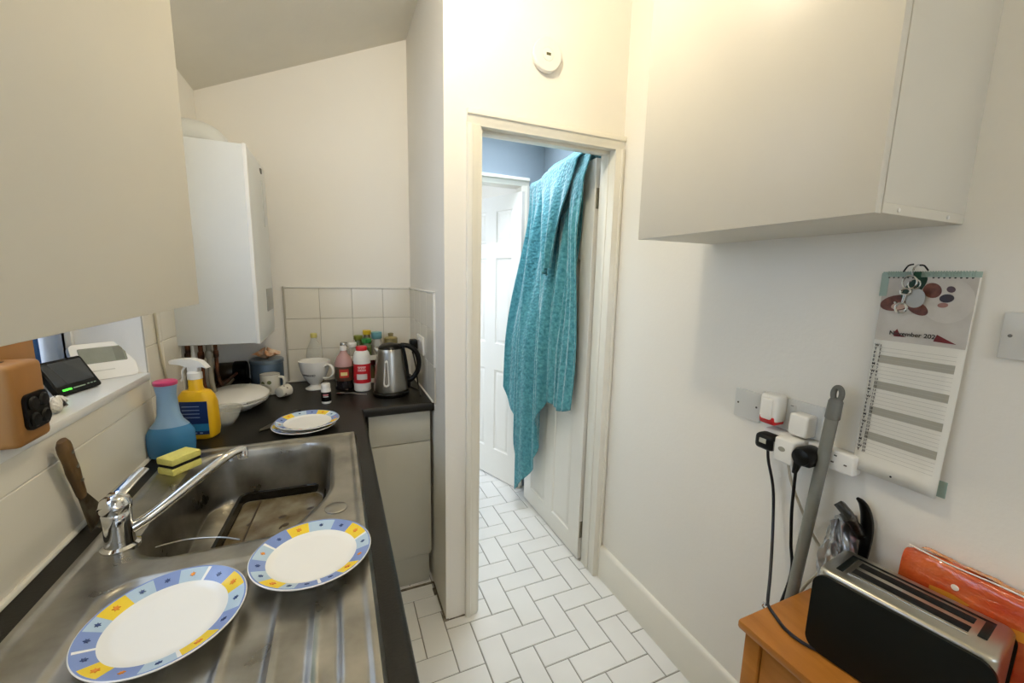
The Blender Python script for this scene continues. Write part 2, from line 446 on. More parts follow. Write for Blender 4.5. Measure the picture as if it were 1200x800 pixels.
# leaf 1: hinge at (1.125,1.62), opened 90 degrees; local x -> +Y, local y -> ... face toward -X
M1 = frame((1.123, 1.622, 0), (0, 1, 0), (-1, 0, 0))
d1 = panel_door(1, .66, 1.972, .035, [(.095, .285), (.375, .565)], [(.11, .75), (.95, 1.53), (1.63, 1.86)], M1)
for hz in (1.80, .17):
    mb = MB()
    mb.box((1.094, 1.6195, hz-.045), (1.119, 1.6225, hz+.045), BRASS, .0008)
    mb.tube([(1.1145, 1.613, hz-.046), (1.1145, 1.613, hz+.046)], .0055, BRASS, 12)
    mb.box((1.113, 1.606, hz-.045), (1.1165, 1.619, hz+.045), BRASS, .0008)
    for s in (-.028, 0, .028): mb.lathe([(0, .0045), (.004, .0042), (.0045, 0)], BRASS, frame((1.103, 1.6195, hz+s), (1, 0, 0), (0, 0, 1)), 10)
    mb.build('hinge', d1)
mb = MB(); mb.lathe([(.025, 0), (.025, .006), (.010, .008), (.009, .04), (.0, .04)], BRASS, frame((1.088, 2.235, 1.0), (0, -1, 0), (0, 0, 1)), 20)
mb.tube([(1.05, 2.235, 1.0), (1.05, 2.13, 1.0)], .009, BRASS, 12); mb.build('door_handle', d1)
dd = Vector((-.36, .93, 0)).normalized()
M2 = frame((1.112, 2.412, 0), dd, (-dd.y, dd.x, 0))
d2 = panel_door(2, .60, 1.965, .035, [(.085, .235), (.335, .475)], rowsd, M2)
mb = MB(); q = Vector((1.08, 2.40, 1.0)) + dd*.55; n = Vector((-dd.y, dd.x, 0))
mb.lathe([(.025, 0), (.025, .006), (.010, .008), (.022, .035), (.026, .05), (.018, .06), (0, .062)], BRASS, frame(q, n.cross(Vector((0, 0, 1))), (0, 0, 1)), 20)
mb.build('door_handle', d2)

# ------------------------------------------------------------------ worktop and base units
XW = .082; YL = 1.697
def worktop():
    mb = MB(); t = .038; z0, z1 = WT-t, WT
    by0, by1, bx0, bx1 = .86, 1.415, -.445, -.008      # cut-out for the bowl
    mb.box((XL, -.4, z0), (bx0, YB, z1), WTOP)
    mb.box((bx1, -.4, z0), (XW-.012, YB, z1), WTOP)
    mb.box((bx0, -.4, z0), (bx1, by0, z1), WTOP); mb.box((bx0, by1, z0), (bx1, YB, z1), WTOP)
    mb.box((XW-.012, YL+.012, z0), (XC, YB, z1), WTOP)
    # rolled front nosing
    def nose(p0, p1, out, flip=False):
        prof = [(-.0, t), (.006, t-.0), (.010, t-.003), (.012, t-.009), (.012, .009), (.010, .003), (.006, 0), (0, 0)]
        p0 = Vector(p0); p1 = Vector(p1); o = Vector(out)
        vs = [p0+o*x+Vector((0, 0, z-t)) for x, z in prof]+[p1+o*x+Vector((0, 0, z-t)) for x, z in prof]; k = len(prof)
        mb.add(vs, [list(range(k)), list(range(k, 2*k))[::-1]]+[[i, (i+1) % k, k+(i+1) % k, k+i] for i in range(k)], WTOP, True)
    nose((XW-.012, -.4, WT), (XW-.012, YL+.012, WT), (1, 0, 0))
    nose((XW-.012, YL+.012, WT), (XC, YL+.012, WT), (0, -1, 0))
    o = mb.build('worktop'); tag(o, 'black L-shaped kitchen worktop around the steel sink', 'worktop')
    return o
worktop()
mb = MB()     # sealant bead along walls
mb.tube([(XL+.006, -.35, WT+.002), (XL+.0065, .5, WT+.003), (XL+.008, .9, WT+.002), (XL+.0065, 1.2, WT+.002), (XL+.006, 2.2, WT+.002)], .0065, SEAL, 8)
mb.tube([(-.45, YB-.006, WT+.002), (XC-.01, YB-.006, WT+.002)], .005, SEAL, 8)
mb.tube([(XC-.006, YB-.01, WT+.002), (XC-.005, 1.70, WT+.002)], .005, SEAL, 8)
struct(mb.build('trim_9'))

def unit(lo, hi, face, label, drawer=True, front_axis='y', split=None):
    """base cabinet with carcass, drawer front, door, plinth. front toward -Y or +X"""
    x0, y0 = lo; x1, y1 = hi
    t = thing('base_cabinet', label, 'cabinet', ((x0+x1)/2, (y0+y1)/2, 0))
    off = Vector(t.location)
    def bx(name, a, b, m, bev=.0015, par=t):
        mb = MB(); mb.box(Vector(a)-off, Vector(b)-off, m, bev); return mb.build(name, par)
    if front_axis == 'y':
        bx('body', (x0+.002, y0+.019, .16), (x1-.002, y1, .861), CABG)
        bx('plinth', (x0+.002, y0+.045, 0), (x1-.004, y0+.06, .16), CABG)
        bx('drawer', (x0+.002, y0, .722), (x1-.002, y0+.018, .858), CABG)
        bx('door', (x0+.002, y0, .185), (x1-.002, y0+.018, .7185), CABG)
    else:
        bx('body', (x0, y0+.002, .16), (x1-.019, y1-.002, .861 if not split else .70), CABG)
        bx('plinth', (x1-.06, y0+.002, 0), (x1-.045, y1-.002, .16), CABG)
        if drawer:
            bx('drawer', (x1-.018, y0+.002, .722), (x1, y1-.002, .858), CABG)
            bx('door', (x1-.018, y0+.002, .185), (x1, y1-.002, .7185), CABG)
        else:
            bx('door', (x1-.018, y0+.002, .185), (x1, y1-.002, .858), CABG)
    return t
unit((.098, YL+.022), (.357, YB-.01), None, 'narrow greige base cabinet under the kettle, with drawer above door')
unit((XL+.005, 1.43), (.058, 1.69), None, 'slim greige base cabinet under the worktop between the sink and the kettle end', True, 'x')
unit((XL+.005, .84), (.058, 1.43), None, 'greige base cabinet under the sink bowl', False, 'x', split=True)
unit((XL+.005, .24), (.058, .84), None, 'greige base cabinet under the sink drainer', True, 'x')

# ------------------------------------------------------------------ sink
def sst(a, b, x):
    t = max(0, min(1, (x-a)/(b-a))); return t*t*(3-2*t)
def rbox(x, y, cx, cy, hx, hy, r):
    dx = abs(x-cx)-hx+r; dy = abs(y-cy)-hy+r
    return math.hypot(max(dx, 0), max(dy, 0))+min(max(dx, dy), 0)-r
SX0, SX1, SY0, SY1 = -.466, .042, .452, 1.432
def sink_z(x, y):
    z = .0
    d = rbox(x, y, (SX0+SX1)/2, (SY0+SY1)/2, (SX1-SX0)/2, (SY1-SY0)/2, .012)
    z = .0125*sst(0, -.006, d) if d < 0 else 0
    z -= .0040*sst(-.014, -.024, d)                       # step inside the raised rim
    # drainer recess
    dr = rbox(x, y, -.195, .655, .185, .185, .05)
    z -= .0055*sst(.0, -.012, dr)
    if dr < -.02 and y < .80:
        for gx in (-.30, -.235, -.17, -.105, -.05):
            g = gx + (y-.8)*.12*(gx+.17)
            z += .0042*math.exp(-((x-g)/.0055)**2)*sst(-.02, -.045, dr)
    # bowl
    cx, cy, hx, hy = -.212, 1.143, .178, .250
    r = .095
    db = rbox(x, y, cx, cy, hx, hy, r)
    dc = (x+.112)*.866-(y-.894)*.5                       # corner cut off beside the hole cover
    k_ = .03; h_ = max(0, min(1, .5+.5*(dc-db)/k_)); db = db*(1-h_)+dc*h_+k_*h_*(1-h_)
    z -= .003*sst(.010, 0, db)
    z -= .15*sst(0.0, -.028, db)
    z -= .012*sst(-.03, -.15, db)
    return z
def sink():
    t = thing('kitchen_sink', 'stainless steel inset sink with drainer in the black worktop', 'sink', (0, 0, WT))
    mb = MB()
    NX, NY = 150, 260
    mb.grid(lambda u, v: (SX0+(SX1-SX0)*u, SY0+(SY1-SY0)*v, max(sink_z(SX0+(SX1-SX0)*u, SY0+(SY1-SY0)*v), -.2)), NX, NY, SINK)
    o = mb.build('basin', t)
    mb = MB(); mb.lathe([(.024, 0), (.024, .002), (.021, .0035), (.0, .004)], STEEL2, tr(-.022, .952, .0085), 28); mb.build('hole_cover', t)
    mb = MB(); mb.lathe([(.04, .0), (.038, .003), (.03, .001), (.0, .0005)], STEEL2, tr(-.33, 1.14, -.158), 28); mb.build('waste', t)
    return t
sink()
# oven tray soaking in the bowl
def soaking_tray():
    t = thing('baking_tray', 'dirty dark baking tray soaking in the sink bowl', 'baking tray', (-.178, 1.215, .7455), radians(-3))
    mb = MB()
    W, D, H = .230, .285, .030
    rings = [(W, D, 0, .02), (W, D, H, .02), (W+.012, D+.012, H+.002, .024), (W+.012, D+.012, H+.004, .024), (W-.004, D-.004, H+.003, .02), (W-.010, D-.010, .004, .018)]
    P = [[(x, y, z) for x, y in rrect(w, d, r)] for w, d, z, r in rings]
    n = len(P[0]); vs = [q for ring in P for q in ring]
    fs = [[i*n+k, i*n+(k+1) % n, (i+1)*n+(k+1) % n, (i+1)*n+k] for i in range(len(P)-1) for k in range(n)]
    mb.add(vs, fs+[[k for k in range(n)]], mat('tray_enamel', '#14110D', .22, var=.3, vscale=20), True)
    mb.build('tray_body', t)
    mb = MB()
    m = mat('tray_residue', '#8A8066', .25, col2='#5A4A2C', vscale=14, coat=.3)
    mb.prism(rrect(W-.012, D-.012, .017), .0045, .010, m)
    mb.box((-.068, -.130, .010), (-.064, .130, .0115), mat('grease_line', '#3B2C14', .5)); 
    for k in range(9):
        a = random.uniform(-.09, .09); b = random.uniform(-.12, .12)
        mb.lathe([(random.uniform(.004, .012), 0), (.002, .0012), (0, .0013)], MATS['grease_line'], tr(a, b, .010, rz=random.random()*3), 10, sx=1, sy=random.uniform(.3, .8))
    mb.build('grease', t)
soaking_tray()
mb = MB(); mb.tube(spline([(-.345, .935, WT+.006), (-.30, .945, WT+.004), (-.24, .93, WT+.004), (-.20, .905, WT+.005)], 5), .0015, STEEL2, 6)
tag(mb.build('plug_chain'), 'thin plug chain lying along the near edge of the sink bowl', 'chain')

# ------------------------------------------------------------------ tap
def tap():
    t = thing('mixer_tap', 'chrome single lever mixer tap with long spout over the sink bowl', 'tap', (-.405, .958, WT+.0085))
    z = .0
    mb = MB(); mb.lathe([(.030, z-.003), (.030, z+.004), (.0235, z+.008), (.0215, z+.05), (.0225, z+.070), (.0205, z+.074)], CHROME, None, 32); mb.build('tap_body', t)
    mb = MB()
    mb.lathe([(.0215, .074), (.024, .078), (.0245, .088), (.021, .100), (.012, .107), (0, .108)], CHROME, None, 32)
    # flat tapering lever rising away along the wall
    pts = spline([(-.004, -.018, .086), (.000, .004, .101), (.006, .026, .109), (.013, .050, .116), (.021, .074, .122)], 6)
    mb.tube(pts, [.0185-.0075*(i/(len(pts)-1)) for i in range(len(pts))], CHROME, 14, flat=.42)
    mb.build('lever', t)
    mb = MB()
    pts = spline([(.012, .004, .030), (.045, .022, .044), (.10, .065, .078), (.150, .112, .106), (.168, .135, .111), (.180, .150, .109)], 6)
    n = len(pts)
    mb.tube(pts, [.0115-.002*min(1, i/n*1.5) for i in range(n)], CHROME, 14)
    mb.lathe([(.011, -.022), (.0115, -.004), (.009, .004), (0, .007)], CHROME, tr(.181, .151, .110), 18)
    mb.build('spout', t)
tap()

# ------------------------------------------------------------------ plates
PY, PB, PLB, PO, PDB = (mat('plate_yellow', '#F0CE3C', .15), mat('plate_blue', '#8195C4', .15), mat('plate_pale_blue', '#B4C9D6', .15),
                        mat('plate_orange', '#E8923A', .15), mat('plate_navy', '#42537F', .15))
def make_plate(r=.105):
    t = thing('dinner_plate', '', 'plate')
    SEG = 120
    seq = []
    pat = [('Y', 8), ('B', 9), ('W', 1), ('L', 8), ('B', 7), ('L', 7), ('Y', 8), ('L', 5), ('B', 7), ('W', 1), ('B', 7), ('Y', 7), ('B', 9), ('L', 8), ('W', 1), ('Y', 9), ('B', 8), ('L', 10)]
    cmap = dict(Y=PY, B=PB, W=WHITEG, L=PLB)
    centres = []
    for c, n in pat: centres.append((len(seq)+n/2, c, n)); seq += [c]*n
    seq = (seq+['B']*SEG)[:SEG]
    k = r/.105
    prof = [(.0, .004), (.055*k, .004), (.058*k, 0), (.061*k, 0), (.064*k, .005), (.098*k, .0165), (.1045*k, .018), (.105*k, .0195), (.1035*k, .0205), (.101*k, .0200),
            (.078*k, .0115), (.075*k, .0105), (.070*k, .0080), (.062*k, .0072), (0, .0070)]
    mb = MB()
    mb.lathe(prof, WHITEG, None, SEG, mf=lambda i, j: cmap[seq[j % SEG]] if i == 9 else (PB if i == 8 else WHITEG))
    for i, (c, s, n) in enumerate(centres):
        if s == 'W': continue
        a = 2*pi*c/SEG; rr = .0895*k; z = .0163
        m = PO if s == 'Y' else (PDB if i % 3 else PO)
        poly = [((.0062 if q % 2 == 0 else .0030)*cos(pi*q/6)*k*(.9 if s == 'Y' else .7), (.0062 if q % 2 == 0 else .0030)*sin(pi*q/6)*k*(.9 if s == 'Y' else .7)) for q in range(12)]
        mb.prism(poly, -.001, .0006, m, Matrix.Rotation(a, 4, 'Z') @ Matrix.Translation((rr, 0, z)) @ Matrix.Rotation(-.35, 4, 'Y'))
    mb.build('plate_body', t)
    return t
def copy_tree(o, parent=None):
    c = o.copy(); COL.objects.link(c)
    if parent is not None: c.parent = parent
    for ch in list(o.children): copy_tree(ch, c)
    return c
pl = make_plate()
G = 'white plates with a patchwork blue and yellow rim'
spots = [((-.255, .700, WT+.0105), .3, 'white plate with patchwork rim on the sink drainer, the nearer of two', (0.03, -.02)),
         ((-.061, .777, WT+.0125), 1.7, 'white plate with patchwork rim on the drainer edge, just below the steel hole cover', (.02, .01)),
         ((-.122, 1.548, WT+.0005), .8, 'lower plate of the small stack behind the sink, mostly hidden', (0, 0)),
         ((-.112, 1.553, WT+.0125), 2.2, 'upper plate of the small stack behind the sink', (.0, -.01))]
for i, (loc, rz, lab, tl) in enumerate(spots):
    o = pl if i == 0 else copy_tree(pl)
    o.location = loc; o.rotation_euler = (tl[0], tl[1], rz); o['label'] = lab; o['group'] = G
    o.scale = (.975, .975, .95) if i < 2 else (.98, .98, .9)
# knife beside the stack
def knife():
    t = thing('kitchen_knife', 'kitchen knife with black handle lying beside the stacked plates', 'knife', (-.262, 1.552, WT), math.atan2(.185, .107))
    mb = MB(); mb.prism([(0, 0), (.02, .012), (.105, .015), (.105, -.010), (.03, -.010)], .0035, .0055, STEEL2); mb.build('blade', t)
    mb = MB(); mb.box((.105, -.010, .001), (.215, .013, .014), BLACK, .004); mb.build('handle', t)
knife()

# ------------------------------------------------------------------ sponge, cleaning bottles
SPY = mat('yellow_sponge', '#F6EE86', .9, var=.08, vscale=60, bump=.6, bscale=260)
def sponge():
    t = thing('sponge', 'yellow sponge with a black scourer layer on the corner of the sink', 'sponge', (-.408, 1.305, WT+.0085), radians(52))
    for (z0, z1, m, n, s) in ((0, .019, SPY, 'sponge_layer', 0), (.019, .027, mat('scourer', '#22221C', .95, bump=.5, bscale=300), 'scourer_layer', .001), (.027, .046, SPY, 'sponge_layer', 0)):
        mb = MB(); mb.box((-.039+s, -.028+s, z0), (.039-s, .028-s, z1), m, .004); mb.build(n, t)
sponge()
def yellow_spray():
    t = thing('spray_bottle', 'yellow spray bottle with white trigger head and dark blue label', 'spray bottle', (-.432, 1.583, WT), radians(-14))
    Y = mat('yellow_plastic', '#E9B71E', .3, var=.04)
    mb = MB()
    # flattened shouldered body, profile (half width, half depth, z)
    pr = [(.045, .026, 0), (.052, .031, .006), (.056, .033, .03), (.055, .033, .07), (.054, .032, .115), (.052, .030, .140), (.040, .026, .156), (.022, .021, .160), (.019, .019, .17), (.019, .019, .193), (.017, .017, .196)]
    SEG = 40; vs = []
    def sup(a, e): c = cos(a); s = sin(a); return (abs(c)**e*(1 if c > 0 else -1), abs(s)**e*(1 if s > 0 else -1))
    for (w, d, z) in pr:
        e = .55 if z < .14 else .9
        for k in range(SEG):
            a = 2*pi*k/SEG; cx, sy = sup(a, e); vs.append((cx*w, sy*d, z))
    fs = [[i*SEG+k, i*SEG+(k+1) % SEG, (i+1)*SEG+(k+1) % SEG, (i+1)*SEG+k] for i in range(len(pr)-1) for k in range(SEG)]
    fs += [list(range(SEG))[::-1], [(len(pr)-1)*SEG+k for k in range(SEG)]]
    mb.add(vs, fs, Y, True); mb.build('bottle_body', t)
    mb = MB()
    mb.grid(lambda u, v: (-.036+.080*u, -.0335+.003*abs(2*u-1)**3 - .0008, .018+.110*v), 10, 6, mat('navy_label', '#1B3266', .3, var=.1))
    mb.grid(lambda u, v: (-.036+.080*u, -.0335+.003*abs(2*u-1)**3 - .0012, .030+.024*v), 10, 2, mat('teal_label_band', '#2E7CA8', .3))
    for zz in (.112, .100, .088, .076): mb.box((-.028, -.0352, zz-.001), (.022, -.0345, zz+.001), mat('label_print', '#8FA4C8', .4))
    mb.lathe([(.006, 0), (0, .0006)], mat('label_white', '#E8E8E8', .4), frame((-.024, -.0352, .055), (1, 0, 0), (0, 0, 1)), 14)
    for q in range(4): mb.box((-.03+q*.016, -.0352, .022), (-.022+q*.016, -.0345, .026), MATS['label_print'])
    mb.build('label', t)
    mb = MB()
    mb.lathe([(.0205, .196), (.0205, .216), (.015, .222)], WHITE, None, 24)
    mb.box((-.016, -.012, .218), (.016, .012, .240), WHITE, .004)
    # trigger shroud sweeping to a point
    poly = [(.042, .231), (.034, .243), (.024, .254), (.0, .262), (-.030, .262), (-.060, .259), (-.064, .256), (-.063, .247), (-.035, .243), (-.016, .236), (.012, .234), (.030, .236)]
    mb.prism([(x, z) for x, z in poly], -.013, .013, WHITE, frame((0, 0, 0), (1, 0, 0), (0, 0, 1)))
    mb.build('spray_head', t)
    mb = MB(); mb.tube(spline([(-.020, 0, .240), (-.034, 0, .222), (-.034, 0, .200), (-.040, 0, .188)], 4), .0045, WHITE, 8, flat=.8); mb.build('trigger', t)
yellow_spray()
def blue_bottle():
    t = thing('cleaner_bottle', 'translucent blue bottle with pink collar, half full, against the tiled wall', 'bottle', (-.463, 1.437, WT), radians(10))
    B = mat('blue_plastic', '#7FA3C4', .25, trans=.35, var=.05, ior=1.3)
    B2 = mat('blue_liquid', '#3D84B4', .15)
    pr = [(.040, .026, 0), (.054, .032, .006), (.057, .034, .03), (.057, .034, .062), (.0555, .033, .075), (.046, .030, .093), (.033, .025, .110), (.027, .022, .128), (.025, .021, .155), (.023, .020, .185), (.026, .024, .207), (.027, .026, .217)]
    SEG = 36
    def body(pr, m, name, sc=1.0, captop=True):
        vs = [(w*sc*cos(2*pi*k/SEG), d*sc*sin(2*pi*k/SEG), z) for (w, d, z) in pr for k in range(SEG)]
        fs = [[i*SEG+k, i*SEG+(k+1) % SEG, (i+1)*SEG+(k+1) % SEG, (i+1)*SEG+k] for i in range(len(pr)-1) for k in range(SEG)]
        fs += [list(range(SEG))[::-1], [(len(pr)-1)*SEG+k for k in range(SEG)]]
        mb = MB(); mb.add(vs, fs, m, True); return mb.build(name, t)
    body(pr[5:], mat('blue_upper', '#8AABC8', .28, var=.05), 'bottle_neck')
    body(pr[:5]+[(.050, .031, .086), (.046, .030, .093)], mat('blue_lower', '#3E7EAC', .18, var=.06, vscale=20), 'bottle_body')
    mb = MB(); mb.lathe([(.027, .215), (.0285, .217), (.0285, .225), (.024, .228), (.018, .229), (0, .229)], mat('pink_collar', '#C4416E', .4), None, 28, sy=.96); mb.build('collar', t)
blue_bottle()

# ------------------------------------------------------------------ scraper leaning at the wall
def scraper():
    t = thing('scraper', 'old scraper with worn dark wooden handle leaning against the tiles behind the tap', 'scraper')
    a = Vector((-.497, 1.022, 1.112)); b = Vector((-.500, 1.066, .975)); c = Vector((-.487, 1.098, .905))
    mb = MB(); n = 14; pts = [a.lerp(b, i/n) for i in range(n+1)]
    rs = [.010, .0155, .0165, .0160, .0150, .0145, .0150, .0160, .0155, .0145, .0135, .013, .0125, .012, .010]
    mb.tube(pts, rs, DARKW, 14, up=(1, 0, 0), flat=.62); mb.build('handle', t)
    for k in (.2, .45, .7):
        mb = MB(); p = a.lerp(b, k)+Vector((.0098, 0, 0)); mb.lathe([(.0035, -.002), (.0035, .0012), (0, .0018)], BRASS, frame(p, (0, 1, 0), (0, 0, 1)), 12)
        mb.build('rivet', t)
    mb = MB(); d = (c-b).normalized(); M = frame(b, Vector((0, 1, .23)), d)
    mb.prism([(-.010, -.01), (.010, -.01), (.036, .070), (-.032, .070)], -.001, .001, mat('stained_blade', '#6E675A', .35, .9, col2='#4A3E2C', vscale=40), M); mb.build('blade', t)
scraper()

# ------------------------------------------------------------------ things on the far worktop
def kettle():
    t = thing('electric_kettle', 'brushed steel electric kettle with black handle and lid on its black base', 'kettle', (.213, 1.888, WT), radians(-12))
    mb = MB(); mb.lathe([(.078, 0), (.080, .004), (.080, .014), (.074, .020), (.05, .021)], BLACK, None, 40); mb.build('power_base', t)
    mb = MB(); mb.lathe([(.070, .021), (.0745, .024), (.0745, .034), (.073, .06), (.068, .11), (.062, .16), (.056, .198), (.054, .212), (.052, .214)], STEEL2, None, 48)
    mb.tube([(-.048, 0, .197), (-.062, 0, .212), (-.068, 0, .218)], [.018, .012, .006], STEEL2, 12, flat=.9); mb.build('kettle_body', t)
    mb = MB(); mb.lathe([(.053, .213), (.050, .222), (.036, .232), (.015, .237), (0, .238)], BLACK, None, 36)
    mb.box((.020, -.014, .214), (.066, .014, .234), BLACK, .005); mb.build('lid', t)
    mb = MB()
    pts = spline([(.046, 0, .226), (.080, 0, .222), (.112, 0, .196), (.126, 0, .150), (.118, 0, .105), (.095, 0, .072), (.076, 0, .062)], 6)
    mb.tube(pts, [.0115]*len(pts), BLACK, 12, flat=1.0)
    mb.tube(spline([(.054, 0, .215), (.066, 0, .15), (.076, 0, .06), (.078, 0, .03)], 5), .009, BLACK, 10); mb.build('handle', t)
    # gauge on the camera side
    M = frame((-.012, -.0700, .110), (1, 0, 0), (0, .125, 1))
    mb = MB(); out = [(w, h) for w, h in [(-.006, .055), (0, .060), (.006, .055), (.0125, -.045), (.009, -.054), (0, -.058), (-.009, -.054), (-.0125, -.045)]]
    mb.prism(out, -.006, .0035, mat('gauge_rim', '#D9D6CC', .35, .2), M)
    mb.prism([(x*.6, y*.86) for x, y in out], .003, .0048, mat('gauge_window', '#6F6A60', .15, coat=.5), M); mb.build('water_gauge', t)
    return t
KT = kettle()
bpy.context.view_layer.update()
mb = MB(); KM = KT.matrix_basis.inverted(); mb.tube(spline([(.275, 1.93, .906), (.30, 1.98, .905), (.325, 1.93, .905), (.34, 1.86, .905), (.33, 1.80, .905), (.345, 1.95, .925), (.346, 2.0, .99), (.338, 2.02, 1.05), (.332, 2.012, 1.075)], 6), .0035, BLACK, 8, KM)
mb.build('cord', KT)
def lathe_thing(name, label, cat, loc, parts, rz=0, group=None):
    t = thing(name, label, cat, loc, rz, group)
    for (pn, prof, m, kw) in parts:
        mb = MB(); mb.lathe(prof, m, None, kw.get('seg', 32), mf=kw.get('mf'))
        mb.build(pn, t)
    return t
# wall socket + plug on return wall
def ret_socket():
    t = thing('wall_socket', 'white double wall socket on the tiles behind the kettle', 'socket', (XC-.005, 1.945, 1.115))
    M = frame((0, 0, 0), (0, -1, 0), (0, 0, 1))
    mb = MB(); mb.box((-.073, -.043, 0), (.073, .043, .009), WHITE, .003, M); mb.build('face_plate', t)
    for s in (-.02, .02):
        mb = MB(); mb.box((s-.007, .018, .009), (s+.007, .032, .013), WHITE, .0015, M); mb.build('switch', t)
ret_socket()
t = thing('power_plug', 'black plug of the kettle in the socket on the return wall', 'plug', (XC-.015, 2.005, 1.105))
mb = MB(); mb.box((-.036, -.025, -.025), (0, .025, .027), BLACK, .008); mb.build('plug_body', t)
mb = MB(); mb.tube([(-.02, .0, -.022), (-.021, 0, -.042)], [.007, .0045], BLACK, 10); mb.build('strain_relief', t)

# oil bottle
t = thing('oil_bottle', 'clear cooking oil bottle with a little oil left, by the back tiles', 'bottle', (-.112, 2.215, WT))
bp_ = [(.034, 0), (.038, .004), (.038, .03), (.036, .05), (.038, .07), (.038, .14), (.034, .17), (.022, .20), (.014, .215), (.0135, .235)]
mb = MB(); mb.lathe(bp_ , CLEARP, None, 32, True, False); mb.build('bottle_body', t)
mb = MB(); mb.lathe([(.0352, .0065), (.0352, .03), (.0335, .05), (.0352, .07), (.0352, .080), (0, .080)], mat('cooking_oil', '#C2B062', .08, alpha=.8), None, 32); mb.build('oil', t)
mb = MB(); mb.lathe([(.0155, .228), (.0155, .246), (.013, .249), (0, .249)], mat('yellow_cap', '#CFC77A', .4), None, 24); mb.build('cap', t)
# large footed mug
t = thing('footed_mug', 'large white footed mug with small grey lettering', 'mug', (-.110, 2.100, WT), radians(-42)); t.scale = (1.18, 1.18, 1.0)
mb = MB(); mb.lathe([(.036, 0), (.037, .004), (.030, .009), (.020, .016), (.018, .022), (.026, .032), (.040, .055), (.050, .085), (.056, .115), (.058, .135), (.0565, .1355), (.054, .115), (.048, .088), (.038, .058), (.024, .036), (0, .030)], WHITEG, None, 40); mb.build('bowl', t)
mb = MB(); pts = spline([(.052, 0, .112), (.072, 0, .122), (.090, 0, .110), (.092, 0, .082), (.072, 0, .060), (.044, 0, .056)], 5); mb.tube(pts, .0062, WHITEG, 10, flat=.7); mb.build('handle', t)
mb = MB(); GR = mat('grey_print', '#77756E', .5)
for k, ch in enumerate('ESPRESSO'):
    a = -pi/2 - .30 + .145*k; r = .0465
    text_into(mb, ch, .013, GR, frame((r*cos(a)*1.0, r*sin(a), .070), (-sin(a), cos(a), 0), (cos(a)*.3, sin(a)*.3, 1)), 'CENTER', .0012)
mb.build('lettering', t)
# vitamin bottle
t = thing('pill_bottle', 'small white pill bottle with a black label in front of the mug', 'bottle', (-.058, 1.838, WT))
mb = MB(); mb.lathe([(.017, 0), (.019, .002), (.019, .062), (.016, .066)], WHITE, None, 28); mb.build('bottle_body', t)
mb = MB(); mb.lathe([(.0193, .010), (.0195, .010), (.0195, .050), (.0193, .050)], BLACK, None, 28, False, False)
for (z0, z1) in ((.036, .042), (.030, .033)):
    mb.grid(lambda u, v: (.0198*cos(-2.2+1.1*u), .0198*sin(-2.2+1.1*u), z0+(z1-z0)*v), 8, 1, mat('label_pink', '#D98A8A', .5) if z0 > .035 else MATS['label_white'])
mb.build('label', t)
mb = MB(); mb.lathe([(.017, .066), (.0178, .068), (.0178, .082), (.016, .085), (0, .0855)], WHITE, None, 28); mb.build('cap', t)
# juice bottle
t = thing('sauce_bottle', 'clear squash bottle with dark drink and a red and yellow label', 'bottle', (.018, 2.050, WT))
mb = MB(); mb.lathe([(.036, .0), (.041, .004), (.041, .03), (.040, .045)], mat('dark_drink', '#191417', .12, coat=.4), None, 32); mb.build('drink', t)
mb = MB(); mb.lathe([(.041, .045), (.0415, .05), (.0415, .105), (.041, .112)], mat('dark_green_label', '#3F4A36', .35, col2='#5C2A22', vscale=25), None, 32, False, False)
mb.grid(lambda u, v: (.0420*cos(-2.1+1.0*u), .0420*sin(-2.1+1.0*u), .062+.040*v), 8, 3, mat('red_label', '#C23A2C', .4))
mb.grid(lambda u, v: (.0424*cos(-1.95+.7*u), .0424*sin(-1.95+.7*u), .072+.016*v), 8, 2, mat('cream_label', '#E6D98F', .4)); mb.build('label', t)
mb = MB(); mb.lathe([(.0405, .112), (.0395, .13), (.030, .155), (.018, .172), (.0135, .18), (.0135, .19)], mat('pink_clear', '#D6A8A2', .12, alpha=.75), None, 32, False, False); mb.build('shoulder', t)
mb = MB(); mb.lathe([(.0155, .186), (.0155, .203), (.013, .206), (0, .2065)], mat('cap_white', '#E3E0DA', .3), None, 24); mb.build('cap', t)
# salt container
t = thing('salt_shaker', 'white and red SAXA salt container with red lid beside the kettle', 'salt container', (.096, 2.000, WT))
RED = mat('red_print', '#C8202A', .35)
mb = MB(); mb.lathe([(.034, 0), (.038, .004), (.038, .03), (.0385, .04), (.0385, .13), (.038, .14), (.037, .165), (.032, .182), (.024, .192)], WHITE, None, 36, mf=lambda i, k: RED if i == 3 else WHITE); mb.build('container_body', t)
mb = MB(); mb.lathe([(.025, .190), (.0255, .193), (.0255, .205), (.022, .210), (0, .211)], RED, None, 28); mb.build('lid', t)
mb = MB(); mb.grid(lambda u, v: (.0390*cos(-2.30+1.25*u), .0390*sin(-2.30+1.25*u), .058+.026*v), 10, 2, mat('pale_label', '#D9CFC8', .5))
mb.grid(lambda u, v: (.0388*cos(-2.15+.95*u), .0388*sin(-2.15+.95*u), .098+.022*v), 10, 2, mat('pale_pink', '#E6B8B4', .5))
for k, ch in enumerate('SAXA'):
    a = -2.08 + .27*k; text_into(mb, ch, .017, MATS['label_white'] if False else RED, frame((.0392*cos(a), .0392*sin(a), .103), (-sin(a), cos(a), 0), (0, 0, 1)), 'CENTER', .0008, .0003)
mb.build('label', t)
